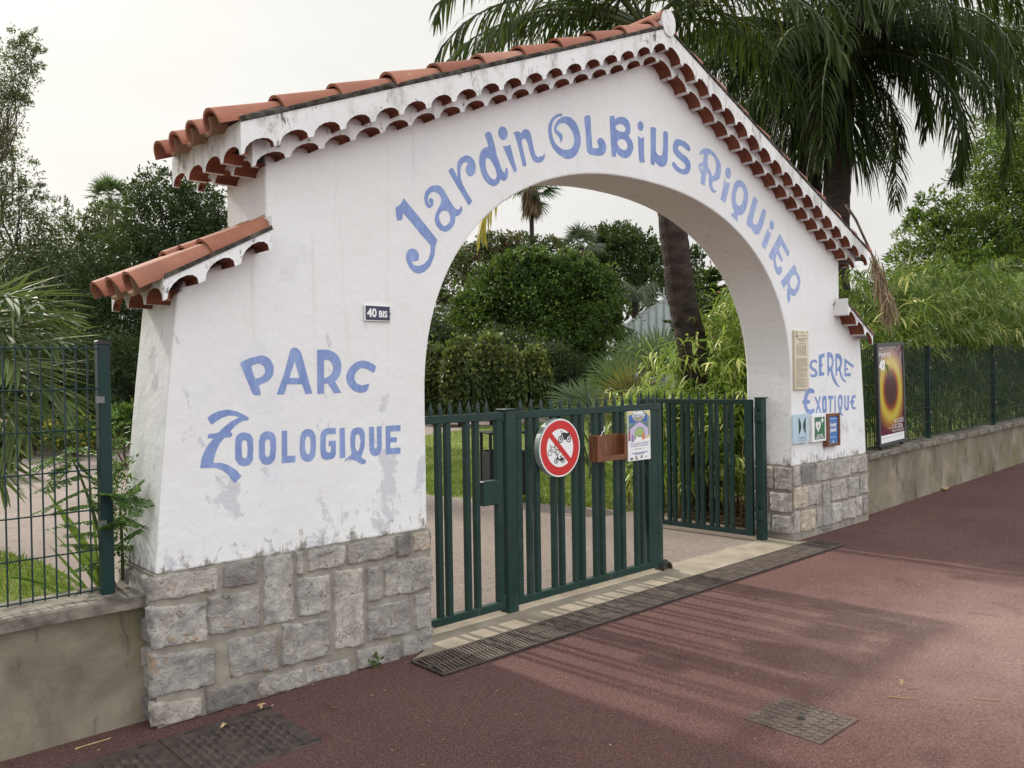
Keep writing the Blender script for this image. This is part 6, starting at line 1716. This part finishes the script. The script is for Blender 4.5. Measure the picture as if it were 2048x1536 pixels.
def bush(label, px, py, D, rx, ry, mat, seed, n=140, L=.09, W=.05, tone=.5):
    b = blob(px, py, D, rx, ry)
    o = thing('garden_shrub', label, 'shrub', ground_at(b[0]), 0, 'shrubs edging the park path')
    mb = MB()
    rg = np.random.default_rng(seed)
    for i in range(6): wobble_tube(mb, ground_at(b[0]), np.array(b[0])+rg.normal(size=3)*b[1]*.5, .02, .005, 4, .1, seed+i, 5)
    mb.build('stems', M['bark'], o, normals=False)
    crown('foliage', [b], mat, o, n, 14, L, W, clump_r=.25, seed=seed, tone=tone, shell=.4)
bush('low shrub with yellow flowers behind the fence', 150, 868, 17.5, 55, 26, LF['flower'], 1, tone=.62)
bush('leafy shrub with pale lilac tips at the path edge', 70, 858, 18, 60, 34, LF['dark'], 2, tone=.6)
bush('bright green shrub showing between fence post and arch', 250, 845, 15, 36, 32, LF['dome'], 3, tone=.7)
bush('dark round leaved shrub at the back of the bed', 190, 830, 18.5, 60, 36, LF['oak'], 4, tone=.4)
bush('low dark shrub at the end of the path bed', 5, 895, 14.0, 40, 34, LF['dark'], 5, tone=.4)
bush('mid green shrub under the dark tree', 115, 825, 19, 70, 40, LF['dome'], 6, tone=.25)

# ---- plants just inside the left fence
cL = atd(-170, 690, 6.6)
PLM = thing('feather_palm', 'palm with long pale arching leaflets reaching in from the left edge', 'palm', ground_at(cL))
trunk_obj('trunk', [ground_at(cL), tuple(cL)], [.2, .18], M['palmbark'], PLM, rings=.03, sides=12)
rgt = atan2(_R[1], _R[0])
feather_palm(PLM, cL, [(rgt+.1, .35, 1.15, .9), (rgt-.25, .1, 1.1, .8), (rgt+.3, -.15, 1.2, .7), (rgt+.05, -.5, 1.2, .6), (rgt-.4, -.75, 1.2, .5), (rgt+.4, .6, 1.1, 1.0), (rgt-.1, .75, 1.2, 1.3), (rgt+2, .6, 1.2, 1.0), (rgt-2, .6, 1.2, 1.0), (rgt+.15, -.95, 1.3, .3)], LF['leftpalm'], 30, .80, .032, .22, 44)
MS = thing('mimosa_sapling', 'feathery mimosa sapling growing through the wire fence beside the post', 'plant', tuple(ground_at(aty(232, 1150, .42))))
mb = MB()
rg = np.random.default_rng(17)
S, V = [], []
def pinnate(P0, D0, Lr, rg, npair=9, pl=.075):
    """a twice-divided leaf: rachis with pairs of combs of tiny leaflets"""
    D0 = unit(np.array(D0, float)); s = unit(np.cross(D0, np.array([0, 0, 1.0])+rg.normal(size=3)*.25))
    pts = []
    for i in range(npair):
        t = (i+1)/npair
        c = np.array(P0)+D0*Lr*t+np.array([0, 0, -.10*Lr*t*t])
        pts.append(tuple(c))
        for sg in (-1, 1):
            d = unit(s*sg+D0*.55+np.array([0, 0, -.22])+rg.normal(size=3)*.08)
            m = 9
            tt = np.linspace(.12, 1, m)
            PP = c+d*(pl*(1.15-.5*abs(t-.45)))*tt[:, None]
            cr = unit(np.cross(d, np.cross(s, D0)))
            for sg2 in (-1, 1):
                Dd = np.repeat((cr*sg2+d*.5)[None], m, 0)+rg.normal(size=(m, 3))*.08
                S.append(leaves(PP, Dd, .019, .0065, rg)); V.append(np.clip(.45+rg.normal(size=m)*.2, 0, .96))
    mb.tube([tuple(P0)]+pts, [.003]+[.0018]*len(pts), 4)
def mp_(px, py, Y): return aty(px, py, Y)
stem = [mp_(228, 1170, .34), mp_(205, 1090, .36), mp_(182, 1010, .36), mp_(160, 950, .37), mp_(138, 905, .38)]
mb.tube([tuple(p) for p in stem], [.010, .009, .007, .005, .003], 6)
stem2 = [mp_(246, 1160, .30), mp_(244, 1080, .24), mp_(240, 1000, .16), mp_(252, 990, .10)]
mb.tube([tuple(p) for p in stem2], [.008, .007, .005, .003], 6)
for (a, b, ln) in [((138, 905), (68, 930), 0), ((140, 905), (175, 895), 0), ((150, 930), (110, 945), 0), ((160, 950), (90, 970), 0), ((162, 950), (205, 960), 0), ((170, 980), (100, 1000), 0), ((182, 1010), (130, 1010), 0), ((185, 1010), (228, 1000), 0),
                   ((190, 1040), (125, 1045), 0), ((195, 1060), (235, 1040), 0), ((205, 1090), (150, 1085), 0), ((208, 1100), (250, 1090), 0), ((150, 925), (95, 910), 0), ((215, 1120), (165, 1130), 0), ((175, 995), (215, 1020), 0), ((145, 915), (170, 935), 0), ((200, 1075), (160, 1060), 0)]:
    A, B = mp_(*a, .37), mp_(*b, .36+rg.normal()*.07)
    pinnate(A, B-A, np.linalg.norm(B-A), rg)
for (a, b, Y) in [((242, 1000), (283, 1010), .06), ((244, 995), (275, 970), .10), ((243, 1030), (275, 1045), .07), ((242, 990), (215, 985), .10), ((244, 1050), (222, 1045), .12), ((243, 1080), (272, 1060), .14), ((241, 985), (262, 1000), .08)]:
    A, B = mp_(*a, .15), mp_(*b, Y)
    pinnate(A, B-A, np.linalg.norm(B-A), rg, pl=.06)
mb.build('stems', M['culm_green'], MS, smooth=True, normals=False)
quads('leaflets', np.concatenate(S), np.concatenate(V), LF['mimosa'], MS)
# wall-side tuft hiding the corner
crown('side_shoots', [((-3.70, .33, .98), .07, .10, .30), ((-3.72, .36, 1.25), .05, .08, .18)], LF['mimosa'], MS, 60, 12, .03, .013, seed=9, tone=.35, clump_r=.4)
ST = thing('strap_leaf_plant', 'clump of broad yellowish strap leaves at the foot of the fence', 'plant', tuple(ground_at(aty(205, 1190, .55))))
P, D, L, W, dr = [], [], [], [], []
for (a, b, w, bend) in [((222, 1172), (98, 985), .050, .1), ((215, 1190), (150, 1090), .058, .1), ((175, 1178), (100, 1090), .018, .1), ((160, 1185), (0, 1140), .022, .45), ((130, 1190), (20, 1145), .02, .3), ((168, 1175), (82, 1122), .02, .3), ((200, 1185), (180, 955), .016, .0), ((205, 1180), (105, 1058), .014, .2), ((190, 1190), (150, 1165), .016, .4)]:
    A, B = aty(*a, .47), aty(*b, .52)
    P.append(A); d = (B-A); L.append(np.linalg.norm(d)*1.03); D.append(d/np.linalg.norm(d)+np.array([0, 0, bend*.5])); W.append(w); dr.append(bend)
quads('strap_leaf', strips(np.array(P), np.array(D), L, W, dr, 3, rg, side=np.array([np.cross(d, _F) for d in D])), np.clip(.45+rg.normal(size=len(P))*.3, 0, 1), LF['strap'], ST, per=8)

# ---- grass and litter
def pts_in(poly, n, rg, near=None):
    poly = np.array(poly, float)
    lo, hi = poly.min(0), poly.max(0)
    if near is not None: hi = np.minimum(hi, near[1]); lo = np.maximum(lo, near[0])
    q = lo+(hi-lo)*rg.random((n, 2))
    inside = np.zeros(n, bool)
    j = len(poly)-1
    for i in range(len(poly)):
        a, b = poly[i], poly[j]
        c = ((a[1] > q[:, 1]) != (b[1] > q[:, 1])) & (q[:, 0] < (b[0]-a[0])*(q[:, 1]-a[1])/(b[1]-a[1]+1e-12)+a[0])
        inside ^= c; j = i
    return q[inside]
rg = np.random.default_rng(23)
Q = [pts_in(LAWN_L, 26000, rg, ((-6.5, .3), (-3.1, 7.2))), pts_in(LAWN_R, 26000, rg, ((1.5, 2), (6, 8))), pts_in(LAWN_R, 26000, rg, ((2, 5), (16, 16)))]
Q = np.concatenate(Q)
n = len(Q)
tone = np.array([noise.noise(Vector((x*.9, y*.9, 0)))*.5+noise.noise(Vector((x*3.1, y*3.1, 3)))*.35 for x, y in Q])
P = np.concatenate([Q, np.full((n, 1), -.012)], 1)
D = rg.normal(size=(n, 3))*.5+np.array([0, 0, 1.0])
g = quads('grass', leaves(P, D, .045+.05*rg.random(n), .010+.006*rg.random(n), rg), np.clip(.45+tone+rg.normal(size=n)*.18, 0, 1), LF['grass'])
tag(g, kind='stuff')
# dry leaves under the cane and specks on the pavement
n = 2600
P = np.stack([2.45+1.6*rg.random(n), .55+2.2*rg.random(n), .0+.03*rg.random(n)], 1)
D = rg.normal(size=(n, 3))*np.array([1, 1, .25])
g = quads('dry_litter', leaves(P, D, .08+.08*rg.random(n), .014, rg), np.clip(.5+rg.normal(size=n)*.3, 0, 1), LF['dead'])
tag(g, kind='stuff')
n = 1100
P = np.stack([-4.6+9.4*rg.random(n), -3.3+3.3*rg.random(n)**.6, np.full(n, .004)], 1)
P[:, 2] += np.array([rise(x) for x in P[:, 0]])
D = rg.normal(size=(n, 3))*np.array([1, 1, .06])
big = rg.random(n) < .05
g = quads('fallen_specks', leaves(P, D, np.where(big, .03+.05*rg.random(n), .008+.012*rg.random(n)), np.where(big, .005, .006), rg), np.clip(.7+rg.normal(size=n)*.2, 0, 1), LF['dead'])
tag(g, kind='stuff')
def fallen(name, label, cat, px, py, L, W, ang, seed, grp=None):
    c = atz(px, py, .004); c[2] += rise(c[0])
    rg = np.random.default_rng(seed)
    mb = MB()
    d = np.array([cos(ang), sin(ang), 0]); s = np.array([-sin(ang), cos(ang), 0])
    nn = 9
    up, lo = [], []
    for i in range(nn):
        t = i/(nn-1)
        w = W*.5*sin(pi*min(1, t*.94+.04))**.7*(1+.25*rg.normal()*(0 < i < nn-1))
        p_ = c+d*L*(t-.5)+np.array([0, 0, .006+.014*sin(pi*t)])
        up.append(p_+s*w+np.array([0, 0, .012*rg.random()])); lo.append(p_-s*w+np.array([0, 0, .012*rg.random()]))
    mb.add(up+lo, [(i, i+1, nn+i+1, nn+i) for i in range(nn-1)])
    o = mb.build(name, M['rust'], None, normals=False)
    return tag(o, label, cat, grp)
fallen('fallen_leaf', 'big curled brown leaf lying on the pavement near the right wall', 'leaf', 1890, 987, .22, .10, .4, 1)
fallen('fallen_leaf', 'pale dry leaf lying on the dark cover at lower left', 'leaf', 447, 1460, .06, .016, .5, 2)
fallen('fallen_leaf', 'yellow leaf at the corner of the large dark cover', 'leaf', 523, 1418, .05, .025, 1.1, 3)
fallen('fallen_leaf', 'small bleached leaf right of the square cover', 'leaf', 1805, 1372, .035, .02, .2, 4)
def twig(label, a, b, seed, r=.0025):
    A, B = atz(*a, .006), atz(*b, .006)
    mb = MB(); wobble_tube(mb, A, B, r, r*.6, 4, .03, seed, 5)
    tag(mb.build('fallen_twig', M['rust'], None, normals=False), label, 'twig')
twig('dry stick lying along the foot of the left low wall', (150, 1498), (222, 1476), 1, .004)
twig('thin pale straw lying right of the square cover', (1945, 1396), (1997, 1400), 2)
twig('thin straw lying between the square cover and the longer straw', (1777, 1393), (1832, 1397), 3)
# weed at the foot of the left stone pier
wp = atz(752, 1335, 0)
WD = thing('weed', 'tiny green weed at the foot of the left stones', 'plant', (wp[0], -.045, 0))
n = 26
P = np.stack([wp[0]+rg.normal(size=n)*.015, -.045+rg.normal(size=n)*.01, .01+.05*rg.random(n)], 1)
quads('leaves', leaves(P, rg.normal(size=(n, 3))+np.array([0, -.3, .8]), .03, .018, rg), np.clip(.6+rg.normal(size=n)*.2, 0, .9), LF['dome'], WD)

# far belt of trees closing the park
cs = [blob(x, 735+20*sin(x*.021), 74+10*sin(x*.013), 120, 60+26*sin(x*.017+1), 120) for x in range(-300, 1560, 90)]
g = crown('far_wood', cs, LF['dark'], None, 1500, 26, .5, .26, clump_r=.2, seed=71, tone=.45, shell=.3)
tag(g, kind='stuff')
import OpenImageIO as oiio, numpy as np, sys
im=oiio.ImageBuf('/workdir/render_main.png').get_pixels(oiio.FLOAT)[:,:,:3]
H,W=im.shape[:2]
def s(x,y,r=4):
    x=int(x*W/2048);y=int(y*H/1536); return np.round(im[max(0,y-r):y+r+1,max(0,x-r):x+r+1].mean((0,1))*255).astype(int)
for n,x,y in [('sky mid',500,100),('sky left',150,150),('sky topleft',15,15),('sky arch',1180,420),('sky right',1780,470),('wall up',700,500),('wall low',600,1020),('wall mid',1250,200),('wall right',1660,600),('reveal top',1350,430),('reveal low',1540,850),('ground left',300,1510),('ground mid',900,1450),('ground lit',1850,1350),('ground shade R',1900,1060),('gate',1000,1100),('gate bar',875,1050),('path',1150,1100),('slab',1500,1105),('stone',520,1250),('lowwall',120,1350),('flank',300,800),('letters P',560,770),('tile',800,165),('red',1118,850),('lawn L',60,1150),('lawn R',960,930),('cane',1420,900),('dome',1050,620),('dome low',1080,720),('left dark',350,600),('palm dark',1600,120)]:
    print(f'{n:14s}',s(x,y))
